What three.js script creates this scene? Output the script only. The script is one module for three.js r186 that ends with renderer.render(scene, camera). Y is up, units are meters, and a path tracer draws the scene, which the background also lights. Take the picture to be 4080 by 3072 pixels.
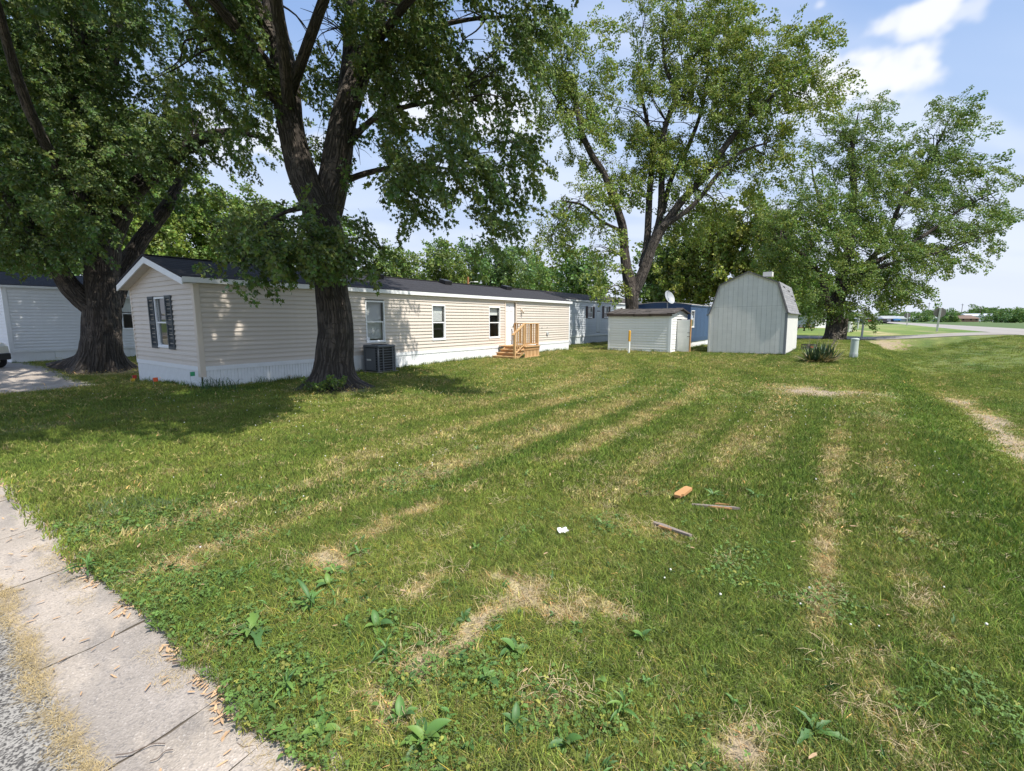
import * as THREE from 'three';
import { mergeGeometries } from 'three/addons/utils/BufferGeometryUtils.js';
import { RoundedBoxGeometry } from 'three/addons/geometries/RoundedBoxGeometry.js';

// ---------------------------------------------------------------- camera, sky, sun, exposure
const scene = new THREE.Scene();
const FPX = 1888, PITCH = Math.atan((1536 - 1274) / FPX), EYE = 1.6;
const camera = new THREE.PerspectiveCamera(2 * Math.atan(1536 / FPX) * 180 / Math.PI, 4080 / 3072, 0.1, 6000);
camera.position.set(0, EYE, 0);
camera.rotation.x = -PITCH;
const renderer = new THREE.WebGLRenderer({ antialias: true });
renderer.toneMapping = THREE.LinearToneMapping;
renderer.toneMappingExposure = 1.38;
renderer.shadowMap.enabled = true;

const cP = Math.cos(PITCH), sP = Math.sin(PITCH);
const dirOf = (px, py) => { const u = (px - 2040) / FPX, v = (py - 1536) / FPX; return new THREE.Vector3(u, -v * cP - sP, -(cP - v * sP)); };
const at = (px, py, t) => dirOf(px, py).multiplyScalar(t).add(new THREE.Vector3(0, EYE, 0));
// the lots, the houses and the ditch share one grid: p runs along the houses, q across them
const AX = 0.58, AZ = 0.8146, TURN = Math.atan2(AZ, AX);
const pq3 = (p, q, y = 0) => new THREE.Vector3(AX * p + AZ * q, y, -(AZ * p - AX * q));
const toPQ = (x, z) => [AX * x - AZ * z, AZ * x + AX * z];

const SUN = new THREE.Vector3(0.775, 1.62, 0.67).normalize();
const sun = new THREE.DirectionalLight(new THREE.Color(1, 0.955, 0.87), 4.9);
sun.position.copy(SUN).multiplyScalar(120).add(new THREE.Vector3(5, 0, -25));
sun.target.position.set(5, 0, -25);
sun.castShadow = true;
sun.shadow.mapSize.set(4096, 4096);
Object.assign(sun.shadow.camera, { left: -70, right: 70, top: 70, bottom: -70, near: 10, far: 300 });
scene.add(sun, sun.target);

// ---------------------------------------------------------------- random and noise
let seedState = 1234567;
const reseed = (s) => { seedState = s >>> 0; };
const rnd = () => { seedState = (seedState + 0x6D2B79F5) >>> 0; let t = seedState; t = Math.imul(t ^ (t >>> 15), t | 1); t ^= t + Math.imul(t ^ (t >>> 7), t | 61); return ((t ^ (t >>> 14)) >>> 0) / 4294967296; };
const rr = (a, b) => a + (b - a) * rnd();
const hash = (x, y) => { let h = Math.imul(x | 0, 374761393) + Math.imul(y | 0, 668265263) | 0; h = Math.imul(h ^ (h >>> 13), 1274126177); return ((h ^ (h >>> 16)) >>> 0) / 4294967296; };
const mod = (a, n) => ((a % n) + n) % n;
function vn(x, y, per = 0, perY = per) {
  let xi = Math.floor(x), yi = Math.floor(y); const fx = x - xi, fy = y - yi, u = fx * fx * (3 - 2 * fx), v = fy * fy * (3 - 2 * fy);
  let x1 = xi + 1, y1 = yi + 1;
  if (per) { xi = mod(xi, per); x1 = mod(x1, per); yi = mod(yi, perY); y1 = mod(y1, perY); }
  const a = hash(xi, yi), b = hash(x1, yi), c = hash(xi, y1), d = hash(x1, y1);
  return a + (b - a) * u + (c - a) * v + (a - b - c + d) * u * v;
}
const fbm = (x, y, n = 4) => { let s = 0, a = 0.5, t = 0; for (let i = 0; i < n; i++) { s += a * vn(x + i * 17.3, y - i * 9.1); t += a; a *= 0.5; x *= 2.03; y *= 2.03; } return s / t; };
const ss = (a, b, x) => { const t = Math.min(1, Math.max(0, (x - a) / (b - a))); return t * t * (3 - 2 * t); };
const mix = (a, b, t) => a + (b - a) * t;
const mix3 = (a, b, t) => [mix(a[0], b[0], t), mix(a[1], b[1], t), mix(a[2], b[2], t)];

// ---------------------------------------------------------------- sky: air, thin veil and a few fair weather clouds
{
  const W = 2048, Hh = 1024, data = new Float32Array(W * Hh * 4);
  const puffs = [ // px, py, half width, half height (radians), strength
    [3640, 95, 0.055, 0.030, 1], [3700, 75, 0.045, 0.028, 1], [3560, 100, 0.04, 0.02, 0.9], [3620, 140, 0.03, 0.014, 0.7], [3850, 40, 0.03, 0.012, 0.6], [3890, 20, 0.018, 0.02, 0.5],
    [3500, 300, 0.085, 0.034, 1], [3400, 310, 0.09, 0.042, 1], [3600, 310, 0.055, 0.022, 1], [3450, 240, 0.04, 0.024, 1], [3330, 370, 0.09, 0.045, 0.9], [3270, 20, 0.012, 0.008, 0.6],
    [1950, 450, 0.10, 0.05, 0.8], [1700, 420, 0.12, 0.05, 0.8], [2060, 520, 0.07, 0.03, 0.6], [900, 560, 0.10, 0.05, 0.7], [1100, 590, 0.08, 0.04, 0.7],
  ].map(([px, py, a, b, s]) => { const d = dirOf(px, py).normalize(); return [Math.atan2(d.x, -d.z), Math.asin(d.y), a, b, s]; });
  for (let j = 0; j < Hh; j++) for (let i = 0; i < W; i++) {
    const el = ((j + 0.5) / Hh - 0.5) * Math.PI, th = ((i + 0.5) / W - 0.5) * 2 * Math.PI;
    const ce = Math.cos(el), x = Math.cos(th) * ce, y = Math.sin(el), z = Math.sin(th) * ce, az = Math.atan2(x, -z);
    const e = Math.max(0, y);
    let c = mix3([0.60, 0.65, 0.75], [0.35, 0.475, 0.70], ss(0.0, 0.34, e));
    c = mix3(c, [0.12, 0.25, 0.55], ss(0.25, 0.70, e));
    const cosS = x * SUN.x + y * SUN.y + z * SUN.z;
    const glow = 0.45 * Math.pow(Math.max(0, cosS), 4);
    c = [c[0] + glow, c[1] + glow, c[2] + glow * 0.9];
    // thin high veil, streaked
    const k = 1 / (y + 0.16), X = x * k, Z = z * k;
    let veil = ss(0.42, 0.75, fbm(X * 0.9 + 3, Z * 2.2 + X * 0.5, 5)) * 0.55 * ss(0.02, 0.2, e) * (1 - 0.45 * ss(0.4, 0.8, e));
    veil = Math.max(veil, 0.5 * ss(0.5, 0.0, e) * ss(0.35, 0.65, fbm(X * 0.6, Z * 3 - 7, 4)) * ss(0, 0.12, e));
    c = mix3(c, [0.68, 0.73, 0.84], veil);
    let m = 0;
    const n1 = fbm(az * 22 + 40, el * 30 + 10, 5), n2 = fbm(az * 60 + 9, el * 75, 4);
    for (const [pa, pe, a, b, s] of puffs) {
      const dx = (az - pa) / a, dy = (el - pe) / (el > pe ? b : b * 0.8), d = Math.sqrt(dx * dx + dy * dy);
      if (d < 2.2) m = Math.max(m, s * ss(1.15, 0.35, d + (n1 - 0.5) * 1.5 + (n2 - 0.5) * 0.7));
    }
    // scattered clouds of the same kind elsewhere in the sky, out of the frame as well
    if (e > 0.12) { const f = fbm(X * 1.7 + 60, Z * 1.7 + 11, 5); m = Math.max(m, (Math.abs(az) > 1.0 || e > 0.62 ? 0.8 : 0) * ss(0.64, 0.76, f) * ss(0.12, 0.3, e)); }
    c = mix3(c, [0.76, 0.77, 0.81], m * 0.9);
    if (y < 0) c = mix3(c, [0.22, 0.24, 0.2], ss(0, -0.08, y));
    const o = (j * W + i) * 4; data[o] = c[0]; data[o + 1] = c[1]; data[o + 2] = c[2]; data[o + 3] = 1;
  }
  const sky = new THREE.DataTexture(data, W, Hh, THREE.RGBAFormat, THREE.FloatType);
  sky.mapping = THREE.EquirectangularReflectionMapping; sky.magFilter = THREE.LinearFilter; sky.minFilter = THREE.LinearFilter; sky.needsUpdate = true;
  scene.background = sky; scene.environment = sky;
}


// ---------------------------------------------------------------- textures and materials
function tex(w, h, fn, { srgb = false, repeat = [1, 1], clamp = false } = {}) {
  const d = new Uint8Array(w * h * 4), g = (v) => Math.max(0, Math.min(255, Math.round(255 * (srgb ? (v <= 0.0031308 ? 12.92 * v : 1.055 * Math.pow(v, 1 / 2.4) - 0.055) : v))));
  for (let j = 0; j < h; j++) for (let i = 0; i < w; i++) {
    const c = fn(i / w, j / h, i, j), o = (j * w + i) * 4;
    if (typeof c === 'number') d[o] = d[o + 1] = d[o + 2] = g(c); else { d[o] = g(c[0]); d[o + 1] = g(c[1]); d[o + 2] = g(c[2]); }
    d[o + 3] = 255;
  }
  const t = new THREE.DataTexture(d, w, h); if (srgb) t.colorSpace = THREE.SRGBColorSpace;
  t.magFilter = THREE.LinearFilter; t.minFilter = THREE.LinearMipmapLinearFilter; t.generateMipmaps = true; t.wrapS = t.wrapT = clamp ? THREE.ClampToEdgeWrapping : THREE.RepeatWrapping; t.repeat.set(...repeat); t.needsUpdate = true;
  return t;
}
const L = (r, g, b) => new THREE.Color().setRGB(r, g, b);
const mat = (c, roughness = 0.7, o = {}) => new THREE.MeshStandardMaterial({ color: L(...c), roughness, ...o });
const phys = (c, roughness = 0.7, o = {}) => new THREE.MeshPhysicalMaterial({ color: L(...c), roughness, ...o });

// bark: long interlacing ridges; one tile is 1 m round the stem and 2 m along it
const barkH = (u, v) => {
  const w = vn(u * 6, v * 6, 6) * 1.5, a = vn(u * 26 + w * 1.6, v * 7, 26, 7), b = vn(u * 52 + w * 2, v * 16, 52, 16);
  const c = vn(u * 14 + w, v * 20 + 5, 14, 20), furrow = ss(0.04, 0.30, Math.abs(a - 0.5)) * (0.55 + 0.45 * ss(0.02, 0.14, Math.abs(c - 0.5))); return Math.min(1, Math.max(0, furrow * (0.7 + 0.45 * b)));
};
const tBarkB = tex(512, 512, (u, v) => barkH(u, v));
const tBarkC = tex(512, 512, (u, v) => { const h = barkH(u, v), n = vn(u * 9, v * 5, 9, 5), f = vn(u * 120, v * 120, 120); return mix3([0.05, 0.04, 0.032], mix3([0.27, 0.222, 0.185], [0.20, 0.18, 0.155], n), Math.min(1, h * 0.85 + f * 0.2)); }, { srgb: true });
tBarkB.repeat.set(1, 0.5); tBarkC.repeat.set(1, 0.5);
const mBark = mat([0.46, 0.44, 0.425], 0.95, { map: tBarkC, bumpMap: tBarkB, bumpScale: 0.06 });

const speck = (u, v, n, s) => vn(u * n + s * 7, v * n + s * 3, n);
const tAsph = tex(1024, 1024, (u, v) => { const a = vn(u * 150, v * 150, 150), b = vn(u * 300 + 5, v * 300, 300), l = vn(u * 4, v * 4, 4); const c = a > 0.55 ? [0.33, 0.318, 0.30] : a < 0.32 ? [0.085, 0.082, 0.08] : [0.19, 0.183, 0.175]; const k = 0.75 + 0.35 * b + 0.18 * (l - 0.5); return [c[0] * k, c[1] * k, c[2] * k]; }, { srgb: true });
const tAsphB = tex(1024, 1024, (u, v) => 0.6 * vn(u * 150, v * 150, 150) + 0.4 * vn(u * 300 + 5, v * 300, 300));
const tConc = tex(1024, 1024, (u, v) => {
  const l = 0.7 * (vn(u * 3, v * 3, 3) - 0.15) + 0.3 * vn(u * 9 + 2, v * 9, 9) + 0.2 * vn(u * 30, v * 30, 30), f = vn(u * 190, v * 190, 190), s = vn(u * 90 + 11, v * 90 + 4, 90);
  let c = mix3([0.29, 0.25, 0.21], [0.42, 0.36, 0.305], l); c = mix3(c, [0.20, 0.18, 0.165], 0.55 * ss(0.72, 0.9, s)); c = mix3(c, [0.5, 0.46, 0.42], 0.5 * ss(0.85, 0.95, f)); const k = 0.82 + 0.3 * f; return [c[0] * k, c[1] * k, c[2] * k];
}, { srgb: true });
const tConcB = tex(1024, 1024, (u, v) => 0.5 * vn(u * 190, v * 190, 190) + 0.3 * vn(u * 90 + 11, v * 90 + 4, 90) + 0.2 * vn(u * 30, v * 30, 30));
const mAsph = phys([0.95, 0.93, 0.90], 0.95, { specularIntensity: 0.25, map: tAsph, bumpMap: tAsphB, bumpScale: 0.003 });
const mConc = mat([1, 1, 1], 0.9, { map: tConc, bumpMap: tConcB, bumpScale: 0.004, vertexColors: true });
const tRoad = tex(512, 512, (u, v) => { const l = vn(u * 3, v * 3, 3), f = vn(u * 128, v * 128, 128), m = vn(u * 22, v * 22, 22); return mix3([0.25, 0.225, 0.205], [0.33, 0.305, 0.28], 0.5 * l + 0.3 * f + 0.2 * m); }, { srgb: true });
const mRoad = mat([1, 1, 1], 0.9, { map: tRoad });
const tGravel = tex(512, 512, (u, v) => { const l = vn(u * 4, v * 4, 4), f = vn(u * 100, v * 100, 100), m = vn(u * 40, v * 40, 40); return mix3([0.24, 0.2, 0.165], [0.46, 0.40, 0.34], 0.3 * l + 0.4 * f + 0.3 * m); }, { srgb: true });
const mGravel = mat([1, 1, 1], 0.95, { map: tGravel, bumpMap: tGravel, bumpScale: 0.02 });
const tShingle = tex(512, 512, (u, v) => 0.75 + 0.35 * vn(u * 160, v * 160, 160) * vn(u * 7, v * 3, 7, 3) + 0.12 * (vn(u * 10, v * 8, 10, 8) - 0.5));
const tWood = tex(512, 512, (u, v) => { const w = vn(u * 3, v * 5, 3, 5), g = vn(u * 4 + 0, v * 70 + w * 6, 4, 70), k = vn(u * 8, v * 9, 8, 9); return mix3([0.40, 0.225, 0.095], [0.60, 0.385, 0.19], 0.65 * g + 0.35 * k); }, { srgb: true });
const mWood = mat([1, 1, 1], 0.75, { map: tWood });
const mWoodDark = mat([0.78, 0.72, 0.66], 0.8, { map: tWood });
const tPaint = tex(512, 512, (u, v) => 0.86 + 0.10 * vn(u * 5, v * 60, 5, 60) * vn(u * 90, v * 8, 90, 8) + 0.06 * vn(u * 6, v * 6, 6));
const tGrime = tex(512, 512, (u, v) => { const a = vn(u * 5, v * 5, 5), b = vn(u * 40, v * 12, 40, 12), c = vn(u * 130, v * 130, 130); return 0.88 + 0.07 * a + 0.04 * b + 0.03 * c; });

const mBeige = [[0.67, 0.595, 0.52], [0.655, 0.582, 0.508], [0.682, 0.606, 0.53]].map((c) => mat(c, 0.48, { map: tGrime }));
const mBeigeTrim = mat([0.66, 0.57, 0.475], 0.5);
const mWhite = mat([0.86, 0.865, 0.87], 0.5, { map: tGrime });
const mWhite2 = mat([0.82, 0.83, 0.835], 0.5, { map: tGrime });
const mWhiteSet = [[0.79, 0.80, 0.815], [0.775, 0.785, 0.80], [0.805, 0.815, 0.83]].map((c) => mat(c, 0.5, { map: tGrime }));
const mShedSet = [[0.83, 0.825, 0.79], [0.81, 0.805, 0.77], [0.845, 0.84, 0.805]].map((c) => mat(c, 0.5, { map: tGrime }));
const mGreySet = [[0.60, 0.635, 0.67], [0.585, 0.62, 0.655], [0.615, 0.65, 0.685]].map((c) => mat(c, 0.55, { map: tGrime }));
const mShing = [[0.036, 0.034, 0.040], [0.042, 0.040, 0.046], [0.031, 0.030, 0.035]].map((c) => mat(c, 0.93, { map: tShingle, bumpMap: tShingle, bumpScale: 0.006 }));
const mShingGrey = [[0.27, 0.265, 0.28], [0.24, 0.238, 0.25], [0.295, 0.29, 0.30]].map((c) => mat(c, 0.93, { map: tShingle }));
const mShingBrown = [[0.075, 0.062, 0.055], [0.09, 0.076, 0.066], [0.062, 0.052, 0.046]].map((c) => mat(c, 0.95, { map: tShingle }));
const mDark = mat([0.02, 0.02, 0.022], 0.8), mBlack = mat([0.014, 0.014, 0.015], 0.55), mInside = mat([0.22, 0.21, 0.2], 0.9);
const mGlass = phys([0.92, 0.95, 0.95], 0.02, { transmission: 1, thickness: 0, ior: 1.5 });
const mBlind = mat([0.72, 0.71, 0.68], 0.7);
const mMetal = mat([0.42, 0.43, 0.44], 0.4, { metalness: 0.7 });
const mGalv = mat([0.50, 0.51, 0.52], 0.55, { metalness: 0.35 });

// ---------------------------------------------------------------- helpers for things and parts
const used = {};
const numbered = (n) => { const k = used[n] = (used[n] ?? -1) + 1; return k ? n + '_' + String(k).padStart(3, '0') : n; };
function tag(o, label, category, group) { o.userData.label = label; o.userData.category = category; if (group) o.userData.group = group; return o; }
function thing(name, label, category, pos, turn = TURN, group) { const g = new THREE.Group(); g.name = numbered(name); g.position.copy(pos); g.rotation.y = turn; scene.add(g); return tag(g, label, category, group); }
function part(parent, name, geo, m) { const o = new THREE.Mesh(geo, m); o.name = parent === scene ? numbered(name) : name; o.castShadow = o.receiveShadow = true; parent.add(o); return o; }
function structure(name, geo, m) { const o = part(scene, name, geo, m); o.userData.kind = 'structure'; return o; }
function bg(x0, x1, y0, y1, z0, z1, r = 0) { // box geometry from its bounds, uv in metres
  const w = x1 - x0, h = y1 - y0, d = z1 - z0;
  const g = r ? new RoundedBoxGeometry(w, h, d, 1, r) : new THREE.BoxGeometry(w, h, d);
  const P = g.attributes.position, N = g.attributes.normal, U = g.attributes.uv, big = w >= h && w >= d ? 0 : h >= d ? 1 : 2;
  const o = rnd() * 3;
  for (let i = 0; i < P.count; i++) { const c = [P.getX(i), P.getY(i), P.getZ(i)], n = [Math.abs(N.getX(i)), Math.abs(N.getY(i)), Math.abs(N.getZ(i))]; const k = n.indexOf(Math.max(...n)); const rest = [0, 1, 2].filter((a) => a !== k); const u = rest.includes(big) ? big : rest[0], v = rest.find((a) => a !== u); U.setXY(i, c[u] + o, c[v] + o); }
  g.translate((x0 + x1) / 2, (y0 + y1) / 2, (z0 + z1) / 2);
  return g;
}
const plain = (g) => { const n = g.index ? g.toNonIndexed() : g; for (const k of Object.keys(n.attributes)) if (!['position', 'normal', 'uv'].includes(k)) n.deleteAttribute(k); return n; };
const merge = (gs) => mergeGeometries(gs.map(plain));
const boxes = (parent, name, list, m, r = 0) => part(parent, name, merge(list.map((b) => bg(...b, r))), m);
const box = (parent, name, b, m, r = 0) => part(parent, name, bg(...b, r), m);
function poly(pts, depth, holes = []) { // outline in x, y; extruded from z = 0 backwards to -depth
  const s = new THREE.Shape(pts.map((a) => new THREE.Vector2(...a)));
  for (const [a, b, c, d] of holes) { const h = new THREE.Path(); h.moveTo(a, c); h.lineTo(a, d); h.lineTo(b, d); h.lineTo(b, c); h.closePath(); s.holes.push(h); }
  const g = new THREE.ExtrudeGeometry(s, { depth, bevelEnabled: false }); g.translate(0, 0, -depth); return g;
}
function bar(a, b, w, h = w, m4) { // square bar between two points
  const A = new THREE.Vector3(...a), B = new THREE.Vector3(...b), d = B.clone().sub(A), g = bg(-w / 2, w / 2, 0, d.length(), -h / 2, h / 2);
  g.applyQuaternion(new THREE.Quaternion().setFromUnitVectors(new THREE.Vector3(0, 1, 0), d.normalize())); g.translate(...a); return g;
}
function rod(a, b, r0, r1 = r0, n = 8) { const A = new THREE.Vector3(...a), B = new THREE.Vector3(...b), d = B.clone().sub(A), g = new THREE.CylinderGeometry(r1, r0, d.length(), n); g.translate(0, d.length() / 2, 0); g.applyQuaternion(new THREE.Quaternion().setFromUnitVectors(new THREE.Vector3(0, 1, 0), d.normalize())); g.translate(...a); return g; }

// a lap of siding: one unit long, c high, leaning out towards its drip edge
function lapGeo(c, out = 0.024) {
  const prof = [[0, 0.002], [0, out], [0.006, out + 0.002], [c * 0.5, out * 0.72], [c * 0.52, out * 0.45], [c + 0.012, 0.003]];
  const pos = [], uv = [], quad = (a, b, x0, x1) => { pos.push(x0, a[0], a[1], x1, a[0], a[1], x1, b[0], b[1], x0, a[0], a[1], x1, b[0], b[1], x0, b[0], b[1]); uv.push(0, a[0], 1, a[0], 1, b[0], 0, a[0], 1, b[0], 0, b[0]); };
  for (let i = 0; i < prof.length - 1; i++) quad(prof[i], prof[i + 1], 0, 1);
  for (const x of [0, 1]) for (let i = 1; i < prof.length - 1; i++) { const t = [prof[0], prof[i], prof[i + 1]]; if (x) t.reverse(); for (const a of t) { pos.push(x, a[0], a[1]); uv.push(a[1], a[0]); } }
  const g = new THREE.BufferGeometry(); g.setAttribute('position', new THREE.Float32BufferAttribute(pos, 3)); g.setAttribute('uv', new THREE.Float32BufferAttribute(uv, 2)); g.computeVertexNormals(); return g;
}
// laps on a wall in the plane z = 0 of parent; span(y) gives the wall's [x0, x1] at that height
function laps(parent, y0, y1, c, span, holes, mats, geo) {
  const n = Math.round((y1 - y0) / c), h = (y1 - y0) / n;
  for (let k = 0; k < n; k++) {
    const y = y0 + k * h; let segs = [span(y + h * 0.4)];
    for (const [a, b, lo, hi] of holes) if (y + h * 0.7 > lo && y + h * 0.3 < hi) segs = segs.flatMap(([s, e]) => (b <= s || a >= e ? [[s, e]] : [[s, a], [b, e]])).filter(([s, e]) => e - s > 0.02);
    for (const [s, e] of segs) { if (e - s < 0.03) continue; const o = part(parent, 'siding_plank', geo, mats[Math.floor(rnd() * mats.length)]); o.position.set(s, y, 0.001 + rr(0, 0.0015)); o.scale.set(e - s, h / c, 1); o.rotation.z = rr(-1, 1) * 0.0022 / Math.max(1, (e - s) / 3); }
  }
}
// sash window set in the plane z = 0: frame, sashes, panes and a blind behind
function sash(parent, x0, x1, y0, y1, { m = mWhite, blind = 0, blindLow = 0, curtain = 0, fw = 0.045, label } = {}) {
  const mid = (y0 + y1) / 2, f = fw, w = boxes(parent, 'window', [[x0 - f, x1 + f, y1, y1 + f, -0.05, 0.032], [x0 - f, x1 + f, y0 - f, y0, -0.05, 0.04], [x0 - f, x0, y0, y1, -0.05, 0.03], [x1, x1 + f, y0, y1, -0.05, 0.03]], m);
  box(w, 'sash_rail', [x0, x1, mid - 0.02, mid + 0.02, -0.03, 0.012], m);
  boxes(w, 'lower_sash', [[x0, x0 + 0.025, y0, mid - 0.02, -0.03, 0.004], [x1 - 0.025, x1, y0, mid - 0.02, -0.03, 0.004], [x0 + 0.025, x1 - 0.025, y0, y0 + 0.03, -0.03, 0.004]], m);
  for (const [a, b, z] of [[y0 + 0.03, mid - 0.02, -0.018], [mid + 0.02, y1, -0.03]]) { const g = new THREE.PlaneGeometry(x1 - x0, b - a); g.translate((x0 + x1) / 2, (a + b) / 2, z); part(w, 'pane', g, mGlass); }
  const slats = (a, b) => { for (let y = a; y < b; y += 0.035) { const s = box(w, 'blind_slat', [x0 + 0.02, x1 - 0.03, -0.001, 0.001, -0.014, 0.014], mBlind); s.position.set(0, y, -0.085); s.rotation.x = 0.9; } };
  if (blind) slats(y1 - (y1 - mid) * blind, y1);
  if (blindLow) slats(mid - (mid - y0) * blindLow, mid);
  if (curtain) box(w, 'curtain', [x0 + 0.01, x1 - 0.01, y1 - (y1 - mid) * curtain, y1, -0.10, -0.095], mBlind);
  return w;
}
// a sloping roof side: from the eave (y0, z0) to the ridge (y1, z1), x0..x1, with overlapping courses of shingles
function roofSide(parent, x0, x1, y0, z0, y1, z1, mats, courses = true, step = 0.145) {
  const dy = y1 - y0, dz = z1 - z0, len = Math.hypot(dy, dz), ang = Math.atan2(dy, -dz), t = 0.035;
  const r = part(parent, 'roof', bg(x0, x1, -t, 0, -len, 0), mats[0]); r.position.set(0, y0, z0); r.rotation.x = dz < 0 ? ang : ang;
  if (courses) {
    const n = Math.floor(len / step);
    for (let k = 0; k < n; k++) { const s = k * len / n, g = bg(x0 - 0.01, x1 + 0.01, 0, 0.007, -len / n * 1.25, 0); const c = part(r, 'shingle_course', g, mats[k % mats.length]); c.position.set(0, 0.004 + 0.001 * (k % 3), -s + 0.02); c.rotation.x = -0.035; }
  }
  return r;
}

// ---------------------------------------------------------------- the lie of the land
function H(p, q) {
  let d = q < 2.7 ? -0.72 * ss(0.5, 2.7, q) : mix(-0.72, 0.55, ss(2.7, 9.2, q));
  const st = 0.55 * ss(0.6, 9.6, q);
  d = mix(d, st - 0.02, ss(44.5, 48.2, p));
  const far = mix(0.2, 0.55, ss(-2, 9, q)); d = mix(d, far, ss(55, 66, p));
  d += -0.17 * ss(14.2, 16.4, -q) * (1 - ss(19, 22.5, -q)) * (1 - ss(6, 12, p));
  const k = 1 - ss(0.6, 1.2, 1.9 - p);
  return d + (fbm(p * 0.35, q * 0.35 + 9, 3) - 0.5) * 0.07 * k * (1 - ss(30, 45, p)) * ss(-30, -12.4, -Math.abs(q + 12) - 12);
}
const stripes = [[-0.02, 2.6, 9.4, 0.07, 0.85], [-1.07, 5, 11, 0.14, 0.6], [-0.76, 6, 10, 0.10, 0.5], [-2.62, 4.4, 12, 0.16, 0.75], [-3.45, 2.8, 10, 0.26, 0.5], [-2.86, 1.9, 2.8, 0.16, 0.9], [-4.15, 1.0, 2.1, 0.10, 0.95], [-3.5, 0.95, 1.5, 0.10, 0.8], [-1.75, 3, 9, 0.22, 0.45], [-4.6, 3, 14, 0.3, 0.4], [-5.6, 4, 16, 0.25, 0.35], [0.45, 3, 12, 0.18, 0.35], [-6.6, 6, 16, 0.25, 0.3]];
const patches = [ // p, q, half length along p, half width along q, dryness, bareness
  [2.2, -1.55, 0.16, 0.34, 1, 0.7], [2.12, -1.2, 0.08, 0.3, 1, 0.3], [1.77, -1.97, 0.22, 0.13, 1, 0.6], [1.79, -1.5, 0.25, 0.10, 1, 0.7], [1.43, -1.5, 0.14, 0.10, 1, 0.6], [1.68, -2.76, 0.15, 0.3, 1, 0.6], [1.78, -5.74, 0.09, 0.3, 1, 0.8],
  [1.09, -3.47, 0.10, 0.28, 1, 0.3], [1.88, -3.52, 0.05, 0.09, 0.8, 0.9], [12.5, -0.8, 1.15, 1.15, 1, 1], [12.9, 0.2, 0.5, 0.7, 1, 0.9], [1.76, -0.23, 0.16, 0.12, 1, 1], [2.28, -1.0, 0.09, 0.25, 0.9, 0.2], [1.12, -1.45, 0.07, 0.16, 0.8, 0.5], [1.5, -0.95, 0.12, 0.14, 0.6, 0.2], [2.5, 0.2, 0.5, 0.12, 0.6, 0.1], [3.4, -1.2, 0.2, 0.4, 0.55, 0], [1.9, 0.35, 0.4, 0.3, 0.5, 0],
  [13.5, 2.65, 5.5, 0.34, 1, 0.95], [9.6, 2.75, 1.6, 0.38, 1, 1], [12.2, 2.6, 1.8, 0.45, 1, 1], [15.2, 2.75, 1.6, 0.5, 1, 1], [18, 2.5, 1.6, 0.6, 1, 0.9], [46.5, 2.3, 1.6, 1.4, 1, 0.9], [6.65, -9.86, 1.2, 1.3, 0.7, 0.8], [5, -20.6, 1.7, 1.8, 0.7, 0.8], [20.5, -3, 3, 1.5, 0.35, 0],
];
function turf(p, q) { // [dry, bare, lush, fine]
  const n1 = fbm(p * 1.3 + 4, q * 1.3, 3), n2 = fbm(p * 5 + 1, q * 5 + 8, 3), n3 = fbm(p * 0.22 + 30, q * 0.22, 3);
  const bend = p > 9 ? q + 0.035 * Math.min(100, (p - 9) ** 2) * ss(0.5, 2, -q) : q;
  let dry = 0.10 + 0.7 * Math.max(0, n1 - 0.47) + 0.6 * Math.max(0, n3 - 0.47) + 0.8 * Math.max(0, n2 - 0.60), bare = 0;
  dry += 0.34 * (vn(bend * 2.1 + 50, p * 0.16) - 0.42);
  for (const [q0, a, b, w, s] of stripes) { const d = Math.abs(bend - q0 + (n1 - 0.5) * 0.1) / w; if (d < 1.6) dry += s * ss(1.6, 0.2, d) * ss(a - 0.5, a + 0.4, p) * ss(b + 2, b - 1, p) * ss(0.28, 0.6, n2 + 0.15 * n1); }
  for (const [a, b, ra, rb, s, k] of patches) { const d = Math.hypot((p - a) / ra, (q - b) / rb) + (n2 - 0.5) * 1.6 + (n1 - 0.5) * 0.5; if (d < 1.3) { const w = ss(1.25, 0.55, d); dry = Math.max(dry, s * w); bare = Math.max(bare, k * ss(0.95, 0.35, d)); } }
  if (q > 0.6 && p < 47 && bare < 0.2) dry = dry * mix(1, 0.55, ss(0.6, 1.4, q));
  let lush = ss(0.35, 0.75, fbm(p * 0.5 + 70, bend * 0.9 + 3, 3));
  for (const [q0, a, b, w] of [[-2.28, 4, 16, 0.16], [-0.32, 2.5, 14, 0.22], [1.0, 2, 24, 0.5], [-3.05, 3, 15, 0.14], [-1.4, 4, 13, 0.14], [-4.2, 5, 16, 0.2]]) { const k = ss(1, 0.3, Math.abs(bend - q0 + (n1 - 0.5) * 0.15) / w) * ss(a - 1, a + 1, p) * ss(b + 2, b - 2, p); lush = Math.max(lush, k); dry *= 1 - 0.8 * k * (1 - bare); }
  const stripe = 0.5 + 0.5 * Math.sin(bend * 5.8 + (n3 - 0.5) * 3);
  return [Math.min(1, Math.max(0, dry)), Math.min(1, bare), Math.min(1, lush * 0.6 + stripe * 0.4), n2];
}
const GREEN = [0.155, 0.208, 0.034], LUSH = [0.076, 0.148, 0.020], STRAW = [0.40, 0.325, 0.165], SOIL = [0.32, 0.25, 0.185];
function turfColor(p, q, thatch) {
  const [d, b, l, f] = turf(p, q); let c = mix3(GREEN, LUSH, l); c = mix3(c, STRAW, d * 0.85); if (thatch) { c = mix3(c, [0.13, 0.12, 0.05], 0.2 * (1 - d)); c = mix3(c, SOIL, b * 0.85); const k = 0.8 + 0.4 * f; c = [c[0] * k, c[1] * k, c[2] * k]; } return c;
}
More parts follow.
